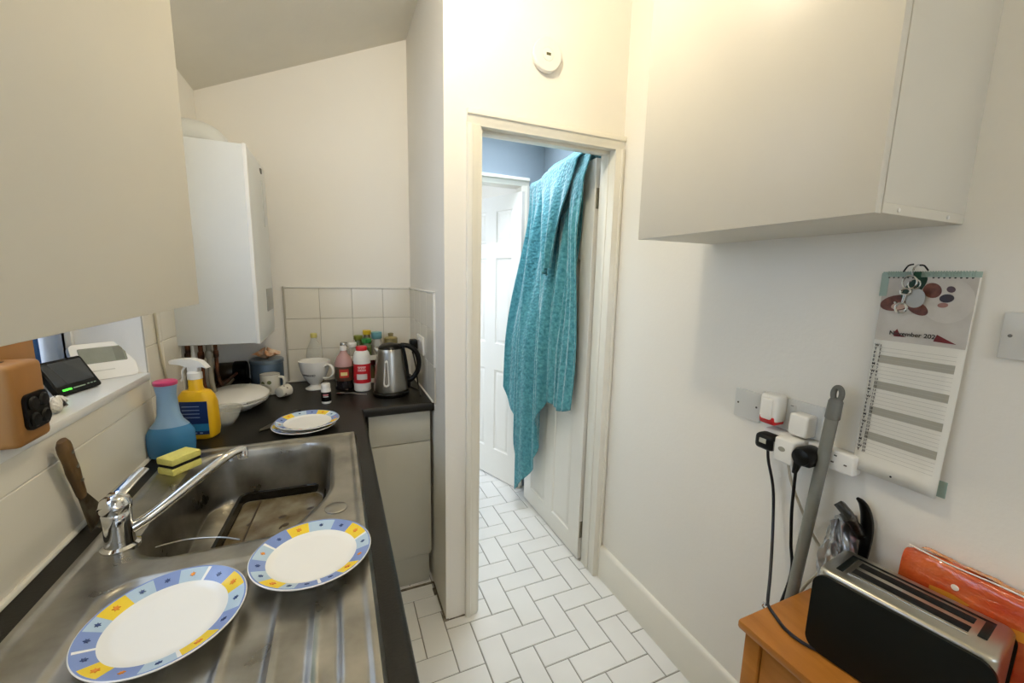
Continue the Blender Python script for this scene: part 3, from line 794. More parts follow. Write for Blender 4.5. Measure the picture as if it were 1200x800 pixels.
# spice rack
def rack():
    t = thing('spice_rack', 'white two-tier plastic spice rack behind the salt container', 'rack', (.100, 2.165, WT))
    def ring(w, d, z, h, name):
        mb = MB(); n = 40
        P = rrect(w, d, d*.42, 8)
        Q = rrect(w-.006, d-.006, d*.42-.003, 8)
        k = len(P)
        vs = [(x, y, z) for x, y in P]+[(x, y, z+h) for x, y in P]+[(x, y, z+h) for x, y in Q]+[(x, y, z+.002) for x, y in Q]
        fs = [[a*k+i, a*k+(i+1) % k, (a+1)*k+(i+1) % k, (a+1)*k+i] for a in range(3) for i in range(k)] + [[i for i in range(k)][::-1], [3*k+i for i in range(k)]]
        mb.add(vs, fs, WHITE, True); return mb.build(name, t)
    ring(.225, .12, .004, .022, 'tray'); ring(.225, .12, .120, .024, 'tray')
    for sx in (-.1, .1):
        mb = MB(); mb.tube(spline([(sx, -.05, .015), (sx*1.08, -.058, .05), (sx*1.08, -.058, .10), (sx, -.05, .13)], 4), .004, WHITE, 8); mb.build('post', t)
        mb = MB(); mb.tube([(sx, .05, .015), (sx, .05, .13)], .004, WHITE, 8); mb.build('post', t)
rack()
JG = 'jars on the spice rack'
def jar(x, y, z, r, h, lidc, bodyc, label, lh=.018):
    t = thing('spice_jar', label, 'jar', (x, y, z), 0, JG)
    mb = MB(); mb.lathe([(r*.95, 0), (r, .002), (r, h*.8), (r*.8, h*.9), (r*.75, h)], bodyc, None, 20); mb.build('jar_body', t)
    mb = MB(); mb.lathe([(r*.95, h-.002), (r*1.0, h), (r*1.0, h+lh), (r*.92, h+lh+.002), (0, h+lh+.002)], lidc, None, 20); mb.build('lid', t)
GLB = mat('jar_glass_brown', '#6B5A3A', .12, coat=.4); GLG = mat('jar_glass_herb', '#5E6B3E', .15, coat=.4); GLC = mat('jar_clear', '#CFCCC0', .12, alpha=.6)
zu = WT+.127; yy = 2.165
jar(.022, yy-.012, zu, .017, .060, mat('silver_lid', '#B8B6AE', .25, .8), GLC, 'clear jar with silver lid at the left end of the upper rack')
jar(.062, yy-.022, zu, .019, .060, WHITE, GLC, 'white lidded jar behind the red and white container')
jar(.092, yy+.022, zu, .022, .088, mat('olive_lid', '#7C8430', .4), GLG, 'jar with olive green lid on the upper rack')
jar(.128, yy-.024, zu, .024, .078, mat('green_lid', '#2F7D3C', .4), GLG, 'jar with bright green lid on the upper rack')
jar(.134, yy+.028, zu, .020, .112, mat('yellow_lid', '#D9B62A', .4), GLB, 'tall jar with yellow lid on the upper rack')
jar(.180, yy+.014, zu, .026, .092, mat('teal_lid', '#6FA3A8', .4), GLC, 'jar with pale teal lid on the upper rack', .03)
for k, x in enumerate((.02, .062, .105, .148, .19)):
    jar(x, yy, WT+.007, .019, .080, [mat('red_lid', '#8A2A24', .4), BLACK, mat('brown_lid', '#5A3A24', .4)][k % 3], GLB,
        ['dark jar with red lid at the left end of the lower rack', 'dark jar with black lid beside the leftmost one on the lower rack', 'brown lidded jar in the middle of the lower rack',
         'red lidded dark jar on the lower rack behind the kettle', 'black lidded dark jar at the right end of the lower rack'][k])
t = thing('glass_jar', 'glass storage jar with brassy lid behind the kettle lid', 'jar', (.252, 2.195, WT))
mb = MB(); mb.lathe([(.036, 0), (.04, .004), (.04, .15), (.03, .18), (.03, .19)], GLB, None, 24); mb.build('jar_body', t)
mb = MB(); mb.lathe([(.034, .188), (.034, .215), (.028, .22), (.012, .223), (.014, .24), (0, .243)], mat('brassy_lid', '#A79A6A', .3, .6), None, 24); mb.build('lid', t)
# teaspoon
t = thing('teaspoon', 'metal teaspoon lying in front of the red and white container', 'spoon', (.0, 1.945, WT), radians(-20))
mb = MB(); mb.lathe([(0, .001), (.010, .002), (.014, .006), (.0145, .0065), (.012, .005), (0, .003)], CHROME, tr(.0, 0, .0), 20, sx=1.5); mb.build('spoon_bowl', t)
mb = MB(); mb.tube(spline([(.020, 0, .006), (.05, 0, .010), (.08, 0, .004), (.115, 0, .003)], 4), [.0022]*12+[.004], CHROME, 8, flat=.5); mb.build('handle', t)
# canister with snack
t = thing('storage_tin', 'blue grey storage tin with an open bag on top, under the boiler', 'tin', (-.315, 2.185, WT))
TB = mat('blue_grey_tin', '#52667A', .35, .2, var=.1)
mb = MB(); mb.lathe([(.066, 0), (.068, .003), (.068, .125), (.066, .128)], TB, None, 36); mb.build('tin_body', t)
mb = MB(); mb.lathe([(.069, .122), (.0705, .124), (.0705, .138), (.067, .141), (0, .1415)], mat('tin_lid', '#6E8091', .3, .2), None, 36); mb.build('lid', t)
t = thing('snack_bag', 'crumpled orange and white snack bag on the blue tin', 'bag', (-.315, 2.185, WT+.1415))
mb = MB(); random.seed(3)
def blob(u, v):
    a = 2*pi*u; r = .052*sin(pi*min(v*.98+.02, 1)*.5+.0)**.7 if v < .5 else .052*(1-(v-.5)*1.7)
    r = max(r, .001); w = 1+.22*sin(5*a+3*v)+.12*sin(11*a+9*v)
    return (r*w*cos(a), r*w*sin(a), .045*v + .008*sin(7*a)*v)
mb.grid(blob, 48, 10, mat('snack_print', '#C98A5A', .4, col2='#E0CDB4', vscale=45)); mb.build('bag_body', t)
# patterned mug
t = thing('patterned_mug', 'white mug with dark inside and green sprig pattern, in front of the blue tin', 'mug', (-.290, 2.065, WT), radians(-20))
WP = mat('sprig_glaze', '#DEDACB', .2)
mb = MB(); mb.lathe([(.030, 0), (.036, .003), (.038, .02), (.040, .092)], WP, None, 32); MBODY = mb
mb = MB(); mb.lathe([(.040, .092), (.039, .093), (.0375, .088), (.034, .012), (0, .010)], mat('dark_inside', '#1D1C22', .2), None, 32, False, False); mb.build('interior', t)
mb = MB(); mb.tube(spline([(.038, 0, .078), (.058, 0, .076), (.062, 0, .05), (.052, 0, .026), (.036, 0, .022)], 5), .006, WP, 8); mb.build('handle', t)
mb = MBODY
for (a, z, s) in ((-1.9, .055, .010), (-2.4, .03, .008), (-1.2, .06, .009), (-2.7, .062, .007), (-1.5, .028, .007)):
    mb.lathe([(s, 0), (s*.6, .0008), (0, .001)], mat('sprig_green', '#6A7048', .4), frame((.0392*cos(a), .0392*sin(a), z), (-sin(a), cos(a), 0), (0, 0, 1)), 8)
mb.build('mug_body', t)
# small spotted cup lying
t = thing('egg_cup', 'small spotted cup lying on its side in front of the mug', 'cup', (-.236, 1.985, WT+.027), radians(-35))
mb = MB(); Mx = frame((0, 0, 0), (0, 0, 1), (1, 0, 0))
mb.lathe([(.016, 0), (.022, .003), (.026, .02), (.027, .052), (.0255, .0525), (.024, .02), (0, .006)], WP, Mx @ tr(0, 0, -.02), 24)
for k in range(9):
    a = 2.4*k; z = .008+.005*(k % 6)
    mb.lathe([(.004, 0), (0, .001)], mat('spot_brown', '#4F4030', .5), Mx @ tr(0, 0, -.02) @ frame((.0262*cos(a), .0262*sin(a), z+.004), (-sin(a), cos(a), 0), (0, 0, 1)), 8)
mb.build('cup_body', t)
# white oval lidded appliance
t = thing('sandwich_maker', 'white oval lidded kitchen appliance with a small dark window, under the boiler', 'appliance', (-.385, 1.885, WT), radians(8))
mb = MB(); mb.lathe([(.055, 0), (.06, .004), (.085, .018), (.108, .032), (.112, .040), (.110, .046)], WHITE, None, 48, sy=1.25); mb.build('base', t)
mb = MB(); mb.lathe([(.108, .047), (.114, .050), (.113, .056), (.098, .068), (.06, .080), (0, .083)], WHITE, None, 48, sy=1.25); mb.build('lid', t)
mb = MB(); mb.box((.02, -.055, .0745), (.034, -.020, .0785), BLACK, .002, tr(0, 0, 0)); mb.build('window', t)
mb = MB(); mb.tube(spline([(.05, .12, .052), (.09, .10, .060), (.118, .02, .055), (.10, -.09, .054), (.04, -.145, .052)], 6), .0035, mat('grey_seal', '#A9A79C', .4), 8); mb.build('seal', t)
# glass bowl
t = thing('glass_bowl', 'small clear glass bowl in front of the white oval appliance', 'bowl', (-.385, 1.685, WT))
mb = MB(); mb.lathe([(.026, 0), (.028, .003), (.040, .02), (.052, .05), (.054, .062), (.052, .062), (.049, .05), (.037, .022), (.022, .007), (0, .006)], CLEARP, None, 36); mb.build('bowl_body', t)
# dark pans
t = thing('thermos_flask', 'long dark flask lying on its side at the back under the boiler', 'flask', (-.452, 2.185, WT+.088))
Mf = frame((0, 0, 0), (0, 1, 0), (0, 0, 1))
mb = MB(); mb.lathe([(.02, -.062), (.040, -.060), (.042, -.05), (.042, .0), (.038, .01)], mat('dark_brown_flask', '#352B1E', .3, var=.2), Mf, 32); mb.build('flask_body', t)
mb = MB(); mb.lathe([(.044, .006), (.046, .010), (.046, .052), (.040, .057), (0, .058)], BLACK, Mf, 32)
mb.build('cap', t)
t = thing('cooling_rack', 'black frying pan with rim lying flat under the dark flask', 'pan', (-.452, 2.185, WT))
mb = MB(); mb.lathe([(.050, 0), (.055, .003), (.064, .044), (.066, .0445), (.064, .0455), (.053, .006), (0, .004)], MBLACK, None, 36); mb.build('pan_body', t)
t.name = 'frying_pan'

# ------------------------------------------------------------------ sill items
def block():
    t = thing('knife_block', 'tan wooden block with black knobs standing on the window sill edge', 'wooden block', (-.53, .925, WZ0))
    mb = MB()
    mb.box((-.024, -.020, 0), (.040, .064, .140), BLOCKW, .009, None, 3)
    mb.build('block_body', t)
    mb = MB(); mb.box((-.038, -.020, 0), (-.024, .178, .205), BLOCKW, .003); mb.build('back_board', t)
    mb = MB(); mb.box((-.010, -.002, .1385), (.010, .030, .1408), BLACK); mb.build('slot', t)
    mb = MB(); mb.prism(rrect(.060, .062, .012), 0, .005, BLACK, frame((.040, .026, .055), (0, 1, 0), (0, 0, 1)))
    for (dy, dz) in ((-.018, .016), (.018, .016), (-.018, -.016), (.018, -.016)):
        mb.lathe([(.012, .004), (.0125, .007), (.010, .0095), (0, .010)], BLACK, frame((.040, .026+dy*.75, .055+dz*.9), (0, 1, 0), (0, 0, 1)), 18)
    mb.build('knobs', t)
block()
def panel_thing(name, label, cat, bl, br, tl, thick, partsfn, m, r=.008):
    ex = Vector(br)-Vector(bl); w = ex.length; ey = Vector(tl)-Vector(bl); h = ey.length
    M = frame(bl, ex, ey)
    t = thing(name, label, cat, (0, 0, 0))
    mb = MB(); mb.prism(rrect(w, h, r, 6, w/2, h/2), -thick, 0, m, M); mb.build('case', t)
    partsfn(t, M, w, h); return t
def meter_parts(t, M, w, h):
    mb = MB(); mb.prism(rrect(w*.90, h*.66, .002, 2, w/2, h*.60), 0, .0006, mat('dark_screen', '#2B3136', .12, coat=.6), M); mb.build('screen', t)
    mb = MB(); mb.prism(rrect(w*.20, h*.05, .001, 2, w*.22, h*.13), 0, .0008, mat('green_led', '#4AE03A', .4, emit='#4AE03A', estr=2.0), M)
    mb.prism(rrect(w*.28, h*.025, .001, 2, w*.50, h*.13), 0, .0008, mat('screen_print', '#9FB59B', .4), M)
    for q in (.72, .8, .88): mb.prism(rrect(w*.05, h*.025, .0008, 2, w*q, h*.14), 0, .0008, MATS['screen_print'], M)
    mb.build('indicator_light', t)
    mb = MB(); mb.prism([(.03, 0), (w-.03, 0), (w-.04, h*.4), (.04, h*.4)], -.040, -.011, BLACK, M); mb.build('stand', t)
panel_thing('smart_meter', 'black energy display with green light standing on the window sill', 'energy monitor', (-.598, 1.250, WZ0+.004), (-.568, 1.362, WZ0+.004), (-.640, 1.259, WZ0+.080), .012, meter_parts, BLACK)
def thermo_parts(t, M, w, h):
    mb = MB(); mb.prism(rrect(w*.76, h*.42, .003, 3, w*.50, h*.66), 0, .0008, mat('grey_lcd', '#83887C', .25, var=.1, vscale=60), M)
    mb.prism(rrect(w*.16, h*.36, .002, 3, w*.76, h*.66), .0008, .0012, mat('dark_lcd', '#6C7168', .25), M); mb.build('screen', t)
    mb = MB(); mb.prism(rrect(w*.4, h*.03, .001, 2, w*.42, h*.24), 0, .0006, mat('pale_grey', '#C9C8BE', .4), M); mb.build('button_strip', t)
panel_thing('thermostat', 'white digital thermostat with grey screen leaning on the window sill', 'thermostat', (-.632, 1.405, WZ0+.001), (-.535, 1.487, WZ0+.001), (-.665, 1.436, WZ0+.096), .022, thermo_parts, WHITE, .012)
t = thing('tissue', 'crumpled white tissue on the sill between the wooden block and the display', 'tissue', (-.548, 1.128, WZ0)); t.scale = (.6, .5, .75)
mb = MB(); mb.grid(lambda u, v: ((.030+.010*sin(9*u*pi+4*v))*sin(pi*(.05+.9*v))*cos(2*pi*u)*.8, (.055+.012*sin(7*2*pi*u+5*v))*sin(pi*(.05+.9*v))*sin(2*pi*u), .004+.040*v+.004*sin(31*u+9*v)), 50, 14, mat('tissue_white', '#EDEBE2', .9, bump=.5, bscale=120)); mb.build('tissue_sheet', t)

cu = MB(); cu.grid(lambda u, v: (-.745+.006*sin(u*38), 1.02+.472*u, WZ0-.0+.46*v), 80, 4, mat('blue_fabric', '#4A7FC4', .8, col2='#2F5FA6', vscale=12))  # blue sheet added behind the glass so the pane shows blue
cu = cu.build('blue_backing'); sm_ = cu.modifiers.new('s', 'SOLIDIFY'); sm_.thickness = .003
tag(cu, 'blue sheet added behind the window glass to colour the pane, behind the black energy display', 'curtain')

# ------------------------------------------------------------------ wall cabinets
def wall_cab(name_label, x0, x1, y0, y1, z0, z1, face, ydoors):
    """face: +1 front toward +X (at x1); -1 front toward -X (at x0)"""
    t = thing('wall_cabinet', name_label, 'cabinet', ((x0+x1)/2, (y0+y1)/2, z0)); off = Vector(t.location)
    T = .019
    cx0, cx1 = (x0, x1-T) if face > 0 else (x0+T, x1)
    mb = MB(); p = .018
    for a, b in (((cx0, y0, z0), (cx1, y1, z0+p)), ((cx0, y0, z1-p), (cx1, y1, z1)), ((cx0, y0, z0+p), (cx1, y0+p, z1-p)), ((cx0, y1-p, z0+p), (cx1, y1, z1-p)),
                 (((cx0, y0+p, z0+p), (cx0+.006, y1-p, z1-p)) if face > 0 else ((cx1-.006, y0+p, z0+p), (cx1, y1-p, z1-p)))):
        mb.box(Vector(a)-off, Vector(b)-off, CABIN, .0008)
    mb.build('body', t)
    for (a, b) in ydoors:
        mb = MB(); fx0, fx1 = (x1-T+.001, x1) if face > 0 else (x0, x0+T-.001)
        mb.box(Vector((fx0, a+.001, z0-.001))-off, Vector((fx1, b-.001, z1))-off, CAB, .0012); mb.build('door', t)
    return t
wall_cab('cream wall cabinet on the left, above the window sill', XL, -.203, -.40, .802, 1.388, 2.12, 1, [(-.40, .2), (.2, .802)])
t = wall_cab('cream wall cabinet on the right wall, above the calendar', .839, XR, .417, 1.013, 1.560, 2.28, -1, [(.417, 1.013)])
off = Vector(t.location)
for (xx) in (.905, 1.075):
    mb = MB(); mb.lathe([(.0035, 0), (.0035, .002), (0, .003)], WHITE, frame(Vector((xx, .417, 1.568))-off, (1, 0, 0), (0, 0, 1)), 10)
    mb.build('screw_cap', t)

# ------------------------------------------------------------------ boiler
def boiler():
    t = thing('boiler', 'white wall hung boiler on the left wall in the alcove', 'boiler', (XL, 1.93, 1.178)); off = Vector(t.location)
    BW = mat('boiler_white', '#D9DCD9', .35, var=.02)
    y0, y1, z0, z1 = 1.752, 2.150, 1.178, 1.878
    mb = MB(); mb.box(Vector((XL, y0, z0))-off, Vector((-.278, y1, z1))-off, BW, .004); mb.build('casing', t)
    # curved front cover
    mb = MB()
    def cov(u, v):
        y = y0+(y1-y0)*u; bulge = .014*(1-abs(2*u-1)**4.0)
        zz = z0-.002+(z1-z0+.004)*v
        return Vector((-.270+bulge*1.0*(1-abs(2*v-1)**14), y, zz))-off
    mb.grid(cov, 26, 26, BW)
    # rim strip around
    for a, b in (((-.281, y0-.001, z0-.002), (-.268, y0+.007, z1+.002)), ((-.281, y1-.007, z0-.002), (-.268, y1+.001, z1+.002)), ((-.281, y0, z0-.002), (-.268, y1, z0+.006)), ((-.281, y0, z1-.006), (-.268, y1, z1+.002))):
        mb.box(Vector(a)-off, Vector(b)-off, WHITE, .002)
    mb.build('front_cover', t)
    mb = MB(); mb.box(Vector((-.262, 1.885, 1.285))-off, Vector((-.2535, 2.030, 1.375))-off, mat('boiler_panel_grey', '#9FA19B', .3), .003); mb.build('control_panel', t)
    mb = MB(); mb.box(Vector((-.262, 1.955, 1.62))-off, Vector((-.2535, 1.975, 1.80))-off, mat('boiler_strip', '#C8CAC6', .3), .002)
    mb.box(Vector((-.262, 1.955, 1.825))-off, Vector((-.2535, 1.975, 1.845))-off, mat('dark_badge', '#4A4A44', .3), .002); mb.build('badge', t)
    # flue elbow on top going back into the wall
    mb = MB(); pts = spline([(-.40, 1.97, 1.878), (-.40, 1.97, 1.905), (-.425, 1.97, 1.935), (-.47, 1.97, 1.945), (XL+.002, 1.97, 1.945)], 6)
    mb.tube([p-off for p in pts], .05, BW, 24)
    mb.lathe([(.062, 0), (.062, .012), (.052, .016)], BW, Matrix.Translation(Vector((-.40, 1.97, 1.876))-off), 28)
    mb.build('flue', t)
    mb = MB(); mb.box(Vector((-.335, 1.86, 1.878))-off, Vector((-.325, 1.90, 1.893))-off, mat('dark_bracket', '#57534A', .5, .5), .002); mb.build('bracket', t)
    GP = mat('grey_pipe', '#9A9483', .5)
    for (x, y, r, m, zb) in ((-.5045, 1.80, .008, COPPER, .95), (-.490, 1.80, .0055, WHITE, .95), (-.470, 1.815, .0075, COPPER, .97), (-.449, 1.83, .009, GP, .97), (-.430, 1.84, .0065, COPPER, 1.0)):
        mb = MB(); mb.tube(spline([(x, y, z0+.01), (x, y, (zb+z0)/2), (x, y+.002, zb+.05), (x, y+.05, zb), (x, y+.20, zb-.01), (x, 2.25, zb-.012)], 5), r, m, 10)
        mb.v = [tuple(Vector(q)-off) for q in mb.v]
        mb.lathe([(r*1.2, -.008), (r*1.45, 0), (r*1.45, .012), (r*1.2, .02)], m, Matrix.Translation(Vector((x, y, 1.125))-off), 12); mb.build('pipe', t)
boiler()
mb = MB(); mb.tube(spline([(XL+.009, 1.572, 1.36), (XL+.010, 1.574, 1.28), (XL+.009, 1.583, 1.20), (XL+.010, 1.60, 1.12), (XL+.012, 1.63, 1.03), (XL+.013, 1.66, .94)], 6), .0035, mat('cable_cream', '#C4BBA0', .5), 8)
tag(mb.build('wall_cable'), 'thin cream cable running down the left tiles beside the boiler', 'cable')

# ------------------------------------------------------------------ CO alarm
t = thing('smoke_alarm', 'round white alarm high on the wall above the doorway', 'alarm', (.757, YD, 2.257))
Ma = frame((0, 0, 0), (1, 0, 0), (0, 0, 1))
mb = MB(); mb.lathe([(.050, 0), (.050, .004), (.058, .007), (.059, .020), (.055, .024), (.024, .0255), (.0235, .0245)], WHITE, Ma, 48); mb.build('alarm_body', t)
mb = MB(); mb.lathe([(.0225, .023), (.0225, .0262), (.020, .0268), (0, .0272)], WHITE, Ma, 36); mb.build('test_button', t)
mb = MB(); mb.prism(rrect(.018, .009, .001, 2, .001, .0), .0262, .0280, mat('lcd_olive', '#5B593A', .4), Ma); mb.build('display', t)

# ------------------------------------------------------------------ towel over the door
def towel():
    t = thing('towel', 'large teal terry towel draped over the top of the open door', 'towel', (1.07, 1.97, 1.98))
    off = Vector(t.location)
    def lerp_tab(tab, x):
        for i in range(len(tab)-1):
            if x <= tab[i+1][0]:
                a, b = tab[i], tab[i+1]; k = (x-a[0])/(b[0]-a[0]); return a[1]+(b[1]-a[1])*k
        return tab[-1][1]
    NU, NV = 150, 150
    # hem height by u (0 = hinge side)
    hem = [(0, .80), (.06, .775), (.14, .78), (.24, .80), (.27, .88), (.34, .86), (.42, .70), (.5, .55), (.58, .40), (.68, .22), (.76, .115), (.80, .12), (.84, .33), (.88, .53), (.92, .58), (.96, .62), (1, .74)]
    def front(u, v):
        zt = 1.988 + .004*sin(12*u)
        # rounded over the edge
        back = .09
        L = zt - lerp_tab(hem, u)
        s = v*(L+back)                         # arc length from the back hem
        y0 = 1.695 + (2.262-1.695)*u
        if s < back-.035:
            x = 1.136; z = zt - (back - s) ; dv = 0
            return Vector((x, y0, z))-off
        elif s < back+.01:
            a = (s-(back-.035))/.045           # over the top
            x = 1.136 - .058*a; z = zt - .055*(1-a)**2 + .012*sin(pi*a)*.6 ; dv = 0
            if a > .999: z = zt
        d = max(0, s-back-.01)
        k = min(1, d/.9)
        if s >= back+.01:
            x = 1.078; z = zt-d
        damp = sst(0, .35, d)
        w = .034*damp*(.55*sin(2*pi*3.3*u+.6+1.3*k)+.35*sin(2*pi*7.2*u+2.0*k+1)+.25*sin(2*pi*12*u-3*k))
        out = .012 + .042*sst(0, 1.0, d) + .045*sst(.55, 1, u)*sst(.1, 1.0, d)
        x -= out*(1 if s >= back+.01 else 0)*sst(0, .02, d) if s >= back+.01 else 0
        if s >= back+.01: x += w*(1 if True else 0); x = min(x, 1.079)
        y = y0 + .012*damp*sin(2*pi*4*u+2) + (.085*sst(.05, 1.35, d))*sst(.45, 1, u) - .0*k
        # hinge side edge drifts back a little as it falls
        y += .05*sst(.2, 1.1, d)*(1-sst(0, .35, u))
        return Vector((x, y, z))-off
    mb = MB(); mb.grid(front, NU, NV, TOWEL); o = mb.build('towel_sheet', t)
    sm = o.modifiers.new('s', 'SOLIDIFY'); sm.thickness = .005; sm.offset = 0
    # folded over corner: narrow triangular drape in front near the hinge side
    def fold(u, v):
        # v 0 top..1 bottom, tapering
        zt = 2.030
        wtop0, wtop1 = 1.690, 2.060
        wb0, wb1 = 1.845, 1.895
        bottom = 1.50 - .05*u
        z = zt - (zt-bottom)*v
        f = v**(1.0+.25*u)
        y = (wtop0*(1-f)+wb0*f) + ((wtop1*(1-f)+wb1*f)-(wtop0*(1-f)+wb0*f))*u
        d = zt-z
        x = 1.080 - .042*sst(0, .05, d) - .046*sst(.0, .5, d) - .016*sin(pi*u)*sst(0, .2, d) - .012*sin(2*pi*2.5*u+3*v)*sst(0.05, .3, d)
        z += .010*sin(pi*u)*(1-v) - .018*(u)**2*(1-v) + .012*sin(9*u)*(1-v)*.4
        return Vector((x, y, z))-off
    def cap(u, v):     # carries the fold over the door top
        a = v
        p = fold(u, 0)+off
        return Vector((p.x+(1.140-p.x)*a, p.y, p.z+.010*sin(pi*a)-.05*a*a))-off
    mb = MB(); mb.grid(fold, 60, 80, TOWEL); mb.grid(cap, 60, 10, TOWEL); o = mb.build('towel_fold', t)
    sm = o.modifiers.new('s', 'SOLIDIFY'); sm.thickness = .006; sm.offset = 0
    # second hanging strip below the fold
    def strip(u, v):
        bk = .10; Z0 = 2.000
        Ltot = bk + (Z0-(.775-.02*sin(3*u)))
        s_ = v*Ltot
        if s_ < bk-.03: x = 1.138; z = Z0-(bk-s_)
        elif s_ < bk+.02:
            a = (s_-bk+.03)/.05; x = 1.138-.068*a; z = Z0-.028*(1-a)**2+.006*sin(pi*a)
        else:
            d = s_-bk-.02; z = Z0-d
            x = 1.070 - .026*sst(0, .12, d) - .014*sin(pi*u)*sst(0, .3, d) - .020*d*.4 - .012*sin(5*d+2.2*u)*sst(.1, .4, d) - .006*sin(19*u+3*d)*sst(.1, .4, d)
        k = max(0, s_-bk)
        y = 1.640+.030*k+.008*sin(5*k) + (.10+.03*sst(.1, .8, k)+.012*sin(7*k+1))*u
        return Vector((x, y, z))-off
    mb = MB(); mb.grid(strip, 30, 110, TOWEL); o = mb.build('towel_edge', t)
    sm = o.modifiers.new('s', 'SOLIDIFY'); sm.thickness = .006; sm.offset = 0
towel()

# ------------------------------------------------------------------ right wall: plates, plugs, calendar
MW = frame((XR, 0, 0), (0, -1, 0), (0, 0, 1))        # local x = -Y (to the right in the picture), y = Z, z = out of wall (-X)
def wmat(y, z, out=0): return frame((XR-out, y, z), (0, -1, 0), (0, 0, 1))
SW = mat('switch_white', '#DEDDD6', .3, var=.02)
def screw(mb, x, y, M, z=.009): mb.lathe([(.0032, z), (.003, z+.0008), (0, z+.001)], mat('screw_dark', '#6A665C', .4, .6), M @ Matrix.Translation((x, y, 0)), 10)
t = thing('blank_plate', 'plain white blanking plate left of the double socket', 'wall plate', (XR, .8175, 1.073))
M = frame((0, 0, 0), (0, -1, 0), (0, 0, 1))
mb = MB(); mb.box((-.0425, -.044, 0), (.0425, .044, .008), SW, .002, M); mb.build('face_plate', t)
for s_ in (-.030, .030):
    mb = MB(); screw(mb, s_, 0, M, .008); mb.build('screw', t)
t = thing('wall_socket', 'white double socket on the right wall crowded with plugs', 'socket', (XR, .690, 1.082))
mb = MB(); mb.box((-.083, -.045, 0), (.083, .045, .009), SW, .002, M); mb.build('face_plate', t)
for s in (-.022, .008):
    mb = MB(); mb.box((s-.008, .014, .009), (s+.008, .030, .0125), SW, .002, M); mb.box((s-.006, .0275, .0122), (s+.002, .0290, .0130), MATS['screw_dark'], 0, M); mb.build('switch', t)
for s_ in (-.060, .060):
    mb = MB(); screw(mb, s_, 0, M); mb.build('screw', t)
# air freshener
t = thing('plug_in_freshener', 'white plug-in air freshener with red base on the double socket', 'air freshener', (XR-.0095, .722, 1.088))
mb = MB(); mb.box((-.046, -.026, -.030), (0, .026, .047), WHITE, .010, None, 4); mb.box((-.054, -.014, -.022), (-.040, .016, .038), WHITE, .006, None, 3)
mb.build('housing', t)
mb = MB(); mb.box((-.044, -.023, -.037), (-.004, .023, -.022), mat('translucent_red', '#D02A2C', .2, coat=.5), .005, None, 3)
mb.box((-.0475, -.021, -.030), (-.040, .021, -.014), MATS['translucent_red'], .0035, None, 3); mb.build('oil_bottle', t)
# tall white plug
def bodybox(name, label, cat, lo, hi, m, bev, part='plug_body', extra=None):
    c = ((lo[0]+hi[0])/2, (lo[1]+hi[1])/2, (lo[2]+hi[2])/2); t = thing(name, label, cat, c)
    mb = MB(); mb.box(Vector(lo)-Vector(c), Vector(hi)-Vector(c), m, bev, None, 3); mb.build(part, t)
    if extra: extra(t, Vector(c))
    return t
bodybox('power_plug', 'tall white plug on the right half of the double socket', 'plug', (1.088, .618, 1.044), (XR-.0095, .666, 1.102), WHITE, .006)
# multiway adaptor below
def adx(t, c):
    for (yy, zz) in ((.555, 1.026), (.532, 1.010), (.560, 1.008)):
        mb = MB(); mb.box(Vector((1.1025, yy-.003, zz-.0015))-c, Vector((1.1045, yy+.003, zz+.0015))-c, MATS['screw_dark']); mb.build('pin_slot', t)
bodybox('socket_adaptor', 'long white multiway adaptor below the double socket, behind the grey pole', 'adaptor', (1.104, .515, .987), (XR, .621, 1.037), WHITE, .005, 'adaptor_body', adx)
def cubex(t, c):
    mb = MB(); mb.lathe([(.009, 0), (.009, .0012), (0, .0014)], mat('fuse_grey', '#9A988C', .4), Matrix.Translation(Vector((1.0498, .650, 1.012))-c) @ frame((0, 0, 0), (0, -1, 0), (0, 0, 1)), 16, sy=.7); mb.build('fuse_cover', t)
bodybox('power_plug', 'square white plug between the two black plugs', 'plug', (1.050, .622, .975), (1.100, .672, 1.040), WHITE, .006, 'plug_body', cubex)
def bp1(t, c):
    mb = MB(); mb.box(Vector((1.0545, .697, 1.006))-c, Vector((1.056, .716, 1.019))-c, mat('plug_label', '#B9B7AA', .5), .0004); mb.build('label', t)
    mb = MB(); mb.box(Vector((1.062, .6788, .994))-c, Vector((1.085, .6797, 1.018))-c, mat('plug_label2', '#A9A7A0', .5), .0002); mb.build('label', t)
bodybox('power_plug', 'black plug with grey sticker under the blanking plate', 'plug', (1.056, .680, .986), (1.100, .733, 1.030), BLACK, .012, 'plug_body', bp1)
def bp2(t, c):
    mb = MB(); mb.tube([Vector((1.062, .606, .990))-c, Vector((1.062, .612, .962))-c], [.009, .006], BLACK, 12); mb.build('strain_relief', t)
t = thing('power_plug', 'rounded black plug just left of the grey pole', 'plug', (1.064, .602, 1.010))
mb = MB(); mb.lathe([(.020, -.040), (.0235, -.034), (.025, .006), (.021, .016), (.010, .020), (0, .0205)], BLACK, frame((0, 0, 0), (0, -1, 0), (0, 0, 1)), 32)
mb.box((-.014, -.022, -.022), (.038, .010, .004), BLACK, .005); mb.build('plug_body', t)
mb = MB(); mb.tube([(0, .012, -.020), (0, .018, -.052)], [.010, .006], BLACK, 12); mb.build('strain_relief', t)
# support for the left black plug and white plug: they sit on a small block adaptor
bodybox('socket_adaptor', 'small white block adaptor that the lower left plugs sit in', 'adaptor', (1.100, .622, .980), (XR, .735, 1.036), WHITE, .005, 'adaptor_body')
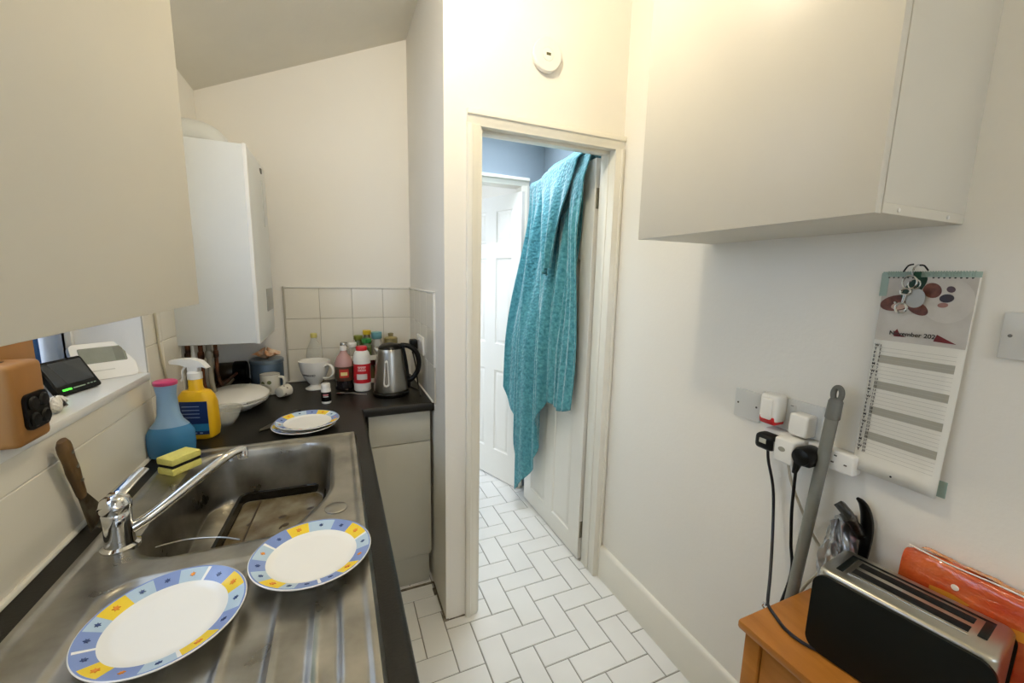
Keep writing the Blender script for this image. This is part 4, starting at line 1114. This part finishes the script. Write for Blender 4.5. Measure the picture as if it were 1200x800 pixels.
# cables
ZT = .652
mb = MB(); mb.tube(spline([(1.078, .704, .988), (1.085, .703, .95), (1.10, .690, .87), (1.08, .665, .77), (1.02, .62, .69), (.955, .578, .660), (.942, .566, .6565), (.925, .535, ZT+.005), (.912, .505, ZT+.0055), (.912, .470, ZT+.0055), (.925, .44, ZT+.0055), (.95, .40, ZT+.006)], 8), .0038, mat('navy_black_cable', '#14131C', .4), 8)
tag(mb.build('toaster_cable'), 'black cable hanging from the left black plug onto the wooden stool', 'cable')
mb = MB(); mb.tube(spline([(1.062, .616, .962), (1.080, .625, .90), (1.10, .634, .83), (1.108, .630, .74), (1.10, .615, .66), (1.10, .64, .5), (1.10, .66, .3), (1.09, .68, .06), (1.07, .70, .006)], 6), .0040, BLACK, 8)
tag(mb.build('hanging_cable'), 'thick black cable hanging behind the grey pole from the rounded plug', 'cable')
mb = MB(); mb.tube(spline([(1.078, .648, .977), (1.09, .640, .92), (1.105, .620, .86), (1.115, .590, .80), (1.12, .555, .75), (1.125, .562, .70), (1.12, .60, .60), (1.12, .62, .4), (1.11, .65, .1), (1.10, .66, .006)], 6), .0036, mat('cream_cable', '#C9BFA8', .45), 8)
tag(mb.build('cream_cable'), 'cream cable hanging from the square white plug towards the foil bag', 'cable')

# light switch
t = thing('light_switch', 'white switch plate on the right wall beside the calendar', 'switch', (XR, .293, 1.352))
mb = MB(); mb.box((-.043, -.043, 0), (.043, .043, .008), SW, .002, M); mb.build('face_plate', t)
mb = MB(); screw(mb, -.031, .0, M, .008); mb.build('screw', t)
mb = MB(); mb.box((-.012, -.012, .008), (.012, .012, .0115), SW, .002, M); mb.build('rocker', t)

# calendar -----------------------------------------------------------------
def calendar():
    t = thing('wall_calendar', 'hanging wall calendar with puppy photo above a ruled November page', 'calendar', (XR-.006, .450, 1.465))
    W, HT, HP = .151, .148, .458
    PAGE = mat('calendar_paper', '#EDE9DC', .6, var=.02)
    Mc = frame((0, 0, 0), (0, -1, .0), (0, 0, 1))
    h = W/2
    mb = MB()
    # pages curl slightly away at the bottom
    def pg(off_):
        def f(u, v):
            z = -HP*v; out = off_ + .010*v*v + .006*v*(u)
            return (-h+W*u, z, out)
        return f
    mb.grid(pg(.001), 6, 16, PAGE, Mc); mb.grid(pg(.004), 6, 16, PAGE, Mc)
    o = mb.build('pages', t); s = o.modifiers.new('s', 'SOLIDIFY'); s.thickness = .001; s.offset = 0
    def on(x, z, k=.0046):     # place on the front page
        v = -z/HP; u = (x+h)/W; return Vector((x, z, k+.010*v*v+.006*v*u))
    def patch(mb, poly, m, k=.0052):
        n = len(poly); vs = [on(x, z, k) for x, z in poly]+[on(x, z, k-.0004) for x, z in poly]
        mb.add(vs, [list(range(n)), list(range(n, 2*n))[::-1]]+[[i, (i+1) % n, n+(i+1) % n, n+i] for i in range(n)], m, False, Mc)
    def strip(mb, x0, x1, z0, z1, m, k=.0052):
        N = 6
        mb.grid(lambda u, v: on(x0+(x1-x0)*u, z0+(z1-z0)*v, k), N, max(1, int(abs(z1-z0)/.02)), m, Mc)
    def ell(cx, cz, a, b, rot=0, n=22):
        return [(cx+a*cos(q)*cos(rot)-b*sin(q)*sin(rot), cz+a*cos(q)*sin(rot)+b*sin(q)*cos(rot)) for q in [2*pi*i/n for i in range(n)]]
    mb = MB()
    strip(mb, -h+.001, h-.001, -.004, -HT, mat('photo_cream', '#CFC9BE', .35, col2='#BDB6AA', vscale=14), .0056)
    # dog: white muzzle on the right, brown ear left, dark nose and eye
    patch(mb, ell(.035, -.055, .040, .045, .2), mat('fur_white', '#D3CDC2', .5, col2='#C9C3B8', vscale=30), .0060)
    patch(mb, ell(-.045, -.064, .030, .017, .25), mat('fur_red_brown', '#84503F', .5, col2='#5A3228', vscale=60), .0062)
    patch(mb, ell(-.040, -.070, .014, .008, .25), mat('ear_pink', '#D8B9A6', .5), .0066)
    patch(mb, ell(-.010, -.072, .022, .012, -.6), MATS['fur_red_brown'], .0064)
    patch(mb, ell(.010, -.035, .014, .016, .6), MATS['fur_red_brown'], .0064)
    patch(mb, ell(-.020, -.030, .030, .013, 1.0), mat('leaf_green', '#17402F', .5), .0066)
    patch(mb, ell(.034, -.050, .011, .0085, .1), mat('nose_dark', '#2B1D1C', .3), .0068)
    patch(mb, ell(.038, -.032, .007, .006, -.6), mat('eye_dark', '#4A3230', .3), .0068)
    patch(mb, ell(.030, -.064, .008, .005, .1), mat('mouth_pink', '#A4766A', .4), .0066)
    patch(mb, [(.030, -.124), (.061, -.140), (.026, -.1385)], mat('leaf_red', '#6E1E20', .5), .0070)
    patch(mb, [(-.036, -.120), (-.030, -.132), (-.018, -.136), (-.040, -.1365), (-.041, -.128)], MATS['leaf_red'], .0070)
    PH = mb
    INK = mat('calendar_ink', '#35322C', .6)
    mb = MB()
    o_ = on(-.049, -.1335, .0072); text_into(mb, 'November 202', .0125, INK, Mc @ Matrix.Translation(o_), 'LEFT', .0002, .0002)
    mb.build('month_title', t)
    mb = MB()
    z0 = -HT-.008; dz = .00855
    BAND = mat('band_grey', '#AFAB9C', .6); RULE = mat('rule_grey', '#BDB9AB', .6)
    for i in range(30):
        za = z0-dz*i
        if i+1 in (4, 11, 18, 25): strip(mb, -h+.014, h-.010, za, za-2*dz, BAND, .0053)
        strip(mb, -h+.014, h-.010, za-dz, za-dz-.0006, RULE, .0056)
    mb.build('ruled_lines', t)
    mb = MB()
    for i in range(30):
        za = z0-dz*(i+.82)
        q = on(-h+.004, za, .0060); text_into(mb, 'WTFSSMT'[i % 7], .0075, INK, Mc @ Matrix.Translation(q), 'LEFT', .0001, .00025)
        q = on(-h+.0135, za, .0062); text_into(mb, str(i+1), .0070, INK, Mc @ Matrix.Translation(q), 'LEFT', .0001, .0001)
    mb.build('date_column', t)
    mb = PH
    for k in range(17):
        if 6 <= k <= 8: continue
        x = -h+.010+(W-.02)*k/16
        mb.lathe([(.0018, 0), (.0018, .0006), (0, .0007)], INK, Mc @ Matrix.Translation(on(x, -.009, .0060)), 8)
    mb.build('photo', t)
    mb = MB(); mb.lathe([(.0022, 0), (.0022, .0006), (0, .0007)], INK, Mc @ Matrix.Translation(on(.0, -HP+.012, .0060)), 10); mb.build('hanging_hole', t)
    TAPE = mat('green_tape', '#A3B8AC', .35, var=.08)
    mb = MB(); mb.box((-h-.002, -.008, .0062), (h+.002, .003, .0068), TAPE, 0, Mc); mb.box((-h-.004, -.050, .0010), (-h+.010, .0, .0064), TAPE, .0005, Mc); mb.build('tape', t)
    # coil binding
    mb = MB(); 
    for k in range(34):
        x = -h+.008+(W-.016)*k/33
        mb.tube([(x, -.006, .006), (x, -.001, .0105), (x, .004, .006), (x, .002, .002)], .0007, TAPE, 5, Mc)
    mb.build('binding', t)
    # wall tape scrap behind lower right
    return t
calendar()
mb = MB(); mb.box((XR-.0012, .368, 1.005), (XR, .396, 1.040), MATS['green_tape']); mb.box((XR-.002, .384, 1.022), (XR-.001, .391, 1.038), MATS['brassy_lid'])
tag(mb.build('tape_scrap'), 'scrap of green tape on the wall at the lower right of the calendar', 'tape')
# lead clip hanging from a hook over the calendar
def clip():
    t = thing('key_clip', 'silver snap clip and key ring hanging on a hook over the calendar photo', 'clip', (XR-.028, .468, 1.468))
    Mh = frame((0, 0, 0), (0, -1, 0), (0, 0, 1))
    mb = MB(); mb.tube(spline([(0, .012, -.026), (0, .014, -.010), (0, .004, .004), (0, -.006, .002), (0, -.006, -.004)], 5), .0018, CHROME, 8, Mh)
    mb.tube(spline([(-.020, .0, -.006), (-.012, .012, -.002), (-.002, .015, .002)], 5), .0016, BLACK, 8, Mh); mb.tube(spline([(.020, .002, -.006), (.014, .012, -.002), (.008, .013, .002)], 5), .0016, BLACK, 8, Mh)
    mb.build('hook', t)
    def ringpts(cx, cy, a, b, rot=0, n=26): return [(cx+a*cos(q)*cos(rot)-b*sin(q)*sin(rot), cy+a*cos(q)*sin(rot)+b*sin(q)*cos(rot), 0) for q in [2*pi*i/n for i in range(n+1)]]
    mb = MB(); mb.tube(ringpts(-.004, -.022, .012, .014), .0018, CHROME, 8, Mh); mb.tube(ringpts(.004, -.026, .010, .010, .4), .0013, CHROME, 8, Mh); mb.build('key_ring', t)
    mb = MB(); mb.tube(ringpts(-.008, -.042, .0085, .0065), .0022, CHROME, 8, Mh)
    mb.tube([(-.008, -.048, 0), (-.0105, -.066, 0)], [.0034, .0028], CHROME, 10, Mh)
    mb.tube(ringpts(-.0115, -.077, .0095, .0105), .0024, CHROME, 8, Mh)
    mb.tube([(-.021, -.068, 0), (-.024, -.064, 0)], [.003, .0022], CHROME, 8, Mh); mb.build('snap_hook', t)
    mb = MB(); mb.lathe([(.016, 0), (.016, .0012), (0, .0013)], mat('tag_disc', '#A5A296', .35, .5), Mh @ Matrix.Translation((.008, -.055, -.004)), 28, sy=1.25); mb.build('tag_disc', t)
    mb = MB(); mb.box((-.0, -.012, -.003), (.012, .0, .0), mat('strap_green', '#1E4A36', .7), .001, Mh); mb.build('strap', t)
clip()

# ------------------------------------------------------------------ pole
def pole():
    t = thing('mop_handle', 'grey metal mop handle with hanging loop leaning against the right wall', 'pole')
    a = Vector((1.052, .622, .0)); b = Vector((1.096, .565, 1.190)); d = (b-a).normalized()
    mb = MB(); mb.tube([a, b-d*.065], .0135, GREYPL, 18); mb.build('shaft', t)
    mb = MB(); mb.tube([b-d*.075, b-d*.072, b-d*.030, b-d*.022], [.0135, .0158, .0150, .011], mat('grey_plastic_cap', '#6F6F68', .5), 18)
    # loop
    M = frame(b-d*.012, Vector((0, -1, 0)), d)
    pts = [(.0090*cos(q), .017*sin(q), 0) for q in [2*pi*i/28 for i in range(29)]]
    mb.tube(pts, .0062, MATS['grey_plastic_cap'], 10, M); mb.build('hanging_loop', t)
pole()

# ------------------------------------------------------------------ wooden stool / side table
def stool():
    t = thing('side_table', 'small orange pine side table against the right wall under the toaster', 'side table', (1.0, .30, 0))
    off = Vector(t.location); x0, x1, y0, y1 = .842, 1.118, -.05, .572
    z1 = .652
    mb = MB(); mb.box(Vector((x0, y0, z1-.022))-off, Vector((x1, y1, z1))-off, PINE, .006); mb.build('table_top', t)
    for (x, y) in ((x0+.012, y1-.05), (x1-.05, y1-.05), (x0+.012, y0+.015), (x1-.05, y0+.015)):
        mb = MB(); mb.box(Vector((x, y, 0))-off, Vector((x+.036, y+.036, z1-.022))-off, PINE, .003); mb.build('leg', t)
    mb = MB(); mb.box(Vector((x0+.020, y0+.05, .05))-off, Vector((x0+.032, y1-.052, z1-.024))-off, PINE, .002); mb.build('side_panel', t)
    mb = MB(); mb.box(Vector((x0+.05, y1-.045, .05))-off, Vector((x1-.05, y1-.033, z1-.024))-off, PINE, .002); mb.build('side_panel', t)
    mb = MB(); mb.tube([Vector((.940, y1+.001, z1-.01))-off, Vector((.940, y1+.008, z1-.004))-off, Vector((.940, y1+.006, z1+.006))-off, Vector((.936, y1-.003, z1+.007))-off], .0022, CHROME, 8); mb.build('cup_hook', t)
stool()

# ------------------------------------------------------------------ toaster
def toaster():
    fl = Vector((.918, .464, 0)); d = Vector((.034, -.252, 0)); L = d.length; d.normalize()
    w = Vector((-d.y, d.x, 0))
    if w.x < 0: w = -w
    t = thing('toaster', 'black and steel two slot toaster on the pine side table', 'toaster', tuple(fl + d*(L/2) + w*.070 + Vector((0, 0, ZT))), 0)
    M = frame((0, 0, 0), d, w)       # x along length (towards the viewer), y across towards wall
    if M[2][2] < 0: M = M @ Matrix.Scale(-1, 4, (0, 0, 1))
    hl = L/2+.004; hw = .069; H = .190
    # body: rounded ends shell (black long sides)
    def shell(hl, hw, z0, z1, r, m, name, top_r=.012):
        mb = MB(); rings = []
        for (dz, ins) in ((0, .004), (.004, 0), (z1-z0-top_r, 0), (z1-z0-top_r*.5, top_r*.15), (z1-z0-top_r*.15, top_r*.5), (z1-z0, top_r)):
            rings.append([(x, y, z0+dz) for x, y in rrect(2*(hl-ins), 2*(hw-ins), max(r-ins, .004), 6)])
        n = len(rings[0]); vs = [q for R_ in rings for q in R_]
        fs = [[i*n+k, i*n+(k+1) % n, (i+1)*n+(k+1) % n, (i+1)*n+k] for i in range(len(rings)-1) for k in range(n)]
        fs += [list(range(n))[::-1], [(len(rings)-1)*n+k for k in range(n)]]
        mb.add(vs, fs, m, True, M); return mb.build(name, t)
    shell(hl-.003, hw-.004, .006, H, .018, mat('toaster_steel', '#BDB8AA', .28, .95, var=.05), 'toaster_body', .008)
    for s in (-1, 1):
        # black side panel following the long side; silhouette rounded at lower corners
        mb = MB(); 
        P = rrect(2*hl, H-.012, .028, 8, 0, (H-.012)/2+.004)
        Ms = M @ frame((0, s*(hw-.004), 0), (1, 0, 0), (0, 0, 1))
        if s < 0: mb.prism(P, 0, .007, mat('toaster_black', '#0A100E', .42, spec=.3, var=.2, vscale=40), Ms)
        else: mb.prism(P, -.007, 0, MATS['toaster_black'], Ms)
        mb.build('side_panel', t)
    # dark trim around slots
    mb = MB()
    TT = MATS['toaster_black']; z = H
    for (a, b) in (((-.106, -.038), (-.094, .044)), ((.094, -.020), (.106, .044)), ((-.106, .040), (.106, .046))):
        mb.box((a[0], a[1], z-.002), (b[0], b[1], z+.0012), TT, .0005, M)
    mb.build('top_trim', t)
    for yc in (-.013, .021):
        mb = MB(); mb.box((-.084, yc-.0105, z-.0015), (.084, yc+.0105, z+.0009), mat('slot_black', '#050505', .9), .0003, M)
        mb.build('bread_slot', t)
    mb = MB(); mb.tube([M @ Vector((-.086, -.034, z+.001)), M @ Vector((.086, -.034, z+.001))], .0012, CHROME, 6); mb.build('chrome_line', t)
    mb = MB()
    mb.box((-hl-.012, -.014, .075), (-hl+.002, .006, .088), STEEL2, .003, M); mb.build('lever', t)
    for s in (-.1, .1):
        for q in (-.05, .05):
            mb = MB(); mb.lathe([(.009, 0), (.009, .007)], BLACK, M @ Matrix.Translation((s, q, .0)), 14); mb.build('foot', t)
toaster()

# ------------------------------------------------------------------ bread bag
def bread():
    t = thing('bread_bag', 'sliced loaf in a shiny orange red bag between the toaster and the wall', 'bread', (1.1125, .23, ZT))
    m = mat('orange_wrap', '#DA6A32', .16, col2='#C23E1E', vscale=13, bump=.7, bscale=30, coat=.8)
    # loaf stands on edge: cross-section in x,z
    mb = MB()
    def f(u, v):
        a = 2*pi*u; c, s = cos(a), sin(a)
        e = .55
        hx, hz = .0235, .118
        end = 1-abs(2*v-1)**14*.25
        wob = 1+.03*sin(23*v+3*a)+.02*sin(41*v-5*a)
        x = hx*abs(c)**e*(1 if c > 0 else -1)*end*wob
        z = hz*abs(s)**e*(1 if s > 0 else -1)*(1-abs(2*v-1)**14*.10)*(1+.008*sin(31*v+2*a))
        y = .172-.50*v
        return (min(x, .026), y, z+.122)
    mb.grid(f, 60, 90, m)
    for vv in (0, 1):
        ring = [f(i/60, vv) for i in range(60)]; mb.add(ring, [list(range(60))], m)
    mb.build('bag_body', t)
    # clear loose film with toast coloured band along the top, printed band
    mb = MB()
    def band(x, w, z0, m_, k=.0015):
        mb.grid(lambda u, v: (x, 0, 0), 1, 1, m_)
    TOP = mat('toast_orange', '#E0913F', .25, col2='#D07A2A', vscale=40, coat=.6)
    mb.grid(lambda u, v: (-.002+.022*u, .15-.47*v, .2425+.0015*sin(40*v)+.001*sin(93*v)-.004*u), 4, 60, TOP)
    mb.build('film_band', t)
    mb = MB()
    PW = mat('print_white', '#F0E4D4', .3)
    def side(y, z): return Vector((-.0232, y, z))
    for (y, z, r) in ((.085, .205, .006), (-.05, .198, .006), (-.062, .190, .005), (-.074, .182, .0045)):
        mb.lathe([(r, 0), (r*.8, .0012), (0, .0015)], PW, Matrix.Translation(side(y, z)) @ frame((0, 0, 0), (0, -1, 0), (0, 0, 1)), 14)
    mb.grid(lambda u, v: (-.0238, .12-.17*u, .165+.020*v+.004*sin(9*u)), 20, 3, mat('print_gold', '#D9902F', .3))
    mb.build('printing', t)
    mb = MB(); mb.tube(spline([(-.010, .165, .242), (-.012, .10, .2405), (-.008, .02, .243), (-.012, -.08, .241), (-.010, -.2, .242)], 8), .0022, mat('clear_film', '#F3E9DA', .15, coat=1), 6, flat=.6)
    mb.build('film_seam', t)
bread()

# ------------------------------------------------------------------ foil bag + black clip
def foil():
    t = thing('foil_bag', 'crumpled silver foil coffee bag with folded black top behind the toaster', 'bag', (1.083, .508, ZT))
    F = mat('silver_foil', '#C4C8CC', .3, .9, bump=.35, bscale=18)
    mb = MB()
    def f(u, v):
        a = 2*pi*u; c, s = cos(a), sin(a)
        w = .037*(1-.06*v); d = .026*(1-.75*sst(.55, 1, v))
        wob = .0045*sin(5*a+6*v)+.0035*sin(9*a-11*v)+.002*sin(17*a+23*v)
        return ((w+wob)*abs(c)**.7*(1 if c > 0 else -1), (d+wob)*abs(s)**.8*(1 if s > 0 else -1), .245*v+.004*sin(4*a))
    mb.grid(f, 72, 44, F); mb.add([f(i/72, 0) for i in range(72)], [list(range(72))], F); mb.add([f(i/72, 1) for i in range(72)], [list(range(72))], F)
    mb.build('bag_body', t)
    mb = MB()
    def fl(u, v):
        return (-.046+.076*u, -.010-.034*sin(pi*v)*.5-.012*v, .300-.062*u-.046*v+.006*sin(6*u))
    mb.grid(fl, 16, 10, mat('black_foil_top', '#141614', .3, coat=.4, bump=.4, bscale=40)); o = mb.build('folded_top', t)
    s = o.modifiers.new('s', 'SOLIDIFY'); s.thickness = .018
    mb = MB(); pts = spline([(.020, -.012, .292), (.030, -.018, .280), (.038, -.024, .255), (.041, -.028, .225), (.040, -.030, .190), (.036, -.03, .14)], 6)
    n = len(pts); mb.tube(pts, [.004+.012*math.sin(pi*min(1, (i/(n-1))*.75+.05)) for i in range(n)], BLACK, 12, flat=.7); mb.build('clip', t)
foil()

# ------------------------------------------------------------------ lights
def area(name, loc, target, size, power, col, sy=None, spread=None):
    l = bpy.data.lights.new(name, 'AREA'); l.shape = 'RECTANGLE' if sy else 'SQUARE'; l.size = size
    if sy: l.size_y = sy
    l.energy = power; l.color = col
    if spread: l.spread = spread
    o = bpy.data.objects.new(name, l); COL.objects.link(o); o.location = loc
    o.rotation_euler = (Vector(target)-Vector(loc)).to_track_quat('-Z', 'Y').to_euler(); return o
WARM = (1, .87, .66); COOL = (.72, .84, 1)
l = bpy.data.lights.new('ceiling_lamp', 'POINT'); l.energy = 17; l.color = WARM; l.shadow_soft_size = .035
o = bpy.data.objects.new('ceiling_lamp', l); COL.objects.link(o); o.location = (.30, .96, 2.50)
l = bpy.data.lights.new('rear_lamp', 'POINT'); l.energy = 6; l.color = WARM; l.shadow_soft_size = .12
o = bpy.data.objects.new('rear_lamp', l); COL.objects.link(o); o.location = (.35, -.9, 2.35)
area('near_window_fill', (.45, YN-.15, 1.55), (.45, 0, 1.2), 1.0, 12, COOL, 1.1)  # cool fill light added behind the camera, outside the added window
area('daylight_left_window', (XL-.42, .8, 1.62), (XL+.6, .85, 1.0), 1.3, 14, (.66, .79, 1), .9)
area('daylight_far_room', (-.75, 3.3, 1.5), (1.0, 2.9, 1.2), 1.6, 27, (.80, .88, 1), 1.2)
area('hall_fill', (.85, 2.0, 2.48), (.85, 2.0, 0), .5, 8, (.80, .88, 1), .5, radians(105))  # fill light added under the closed hall ceiling to brighten the floor

w = bpy.data.worlds.new('World'); SC.world = w; w.use_nodes = True
bg = w.node_tree.nodes['Background']; bg.inputs[0].default_value = (.16, .36, .80, 1); bg.inputs[1].default_value = .6

# ------------------------------------------------------------------ camera
cd = bpy.data.cameras.new('camera'); cam = bpy.data.objects.new('camera', cd); COL.objects.link(cam)
r = Vector((0.91987676, -0.39168366, 0.02026458)); u = Vector((0.04197223, 0.14968076, 0.98784311)); f = Vector((0.38995522, 0.90784337, -0.15412769))
Mx = Matrix.Identity(4)
for i in range(3): Mx[i][0] = r[i]; Mx[i][1] = u[i]; Mx[i][2] = -f[i]
Mx[2][3] = 1.4385
cam.matrix_world = Mx
cd.sensor_width = 36; cd.sensor_fit = 'HORIZONTAL'; cd.lens = 479.1454/1200*36; cd.clip_start = .02
SC.camera = cam
SC.view_settings.view_transform = 'Standard'; SC.view_settings.look = 'None'
SC.view_settings.gamma = 1; SC.view_settings.use_curve_mapping = False
SC.view_settings.exposure = 0.13
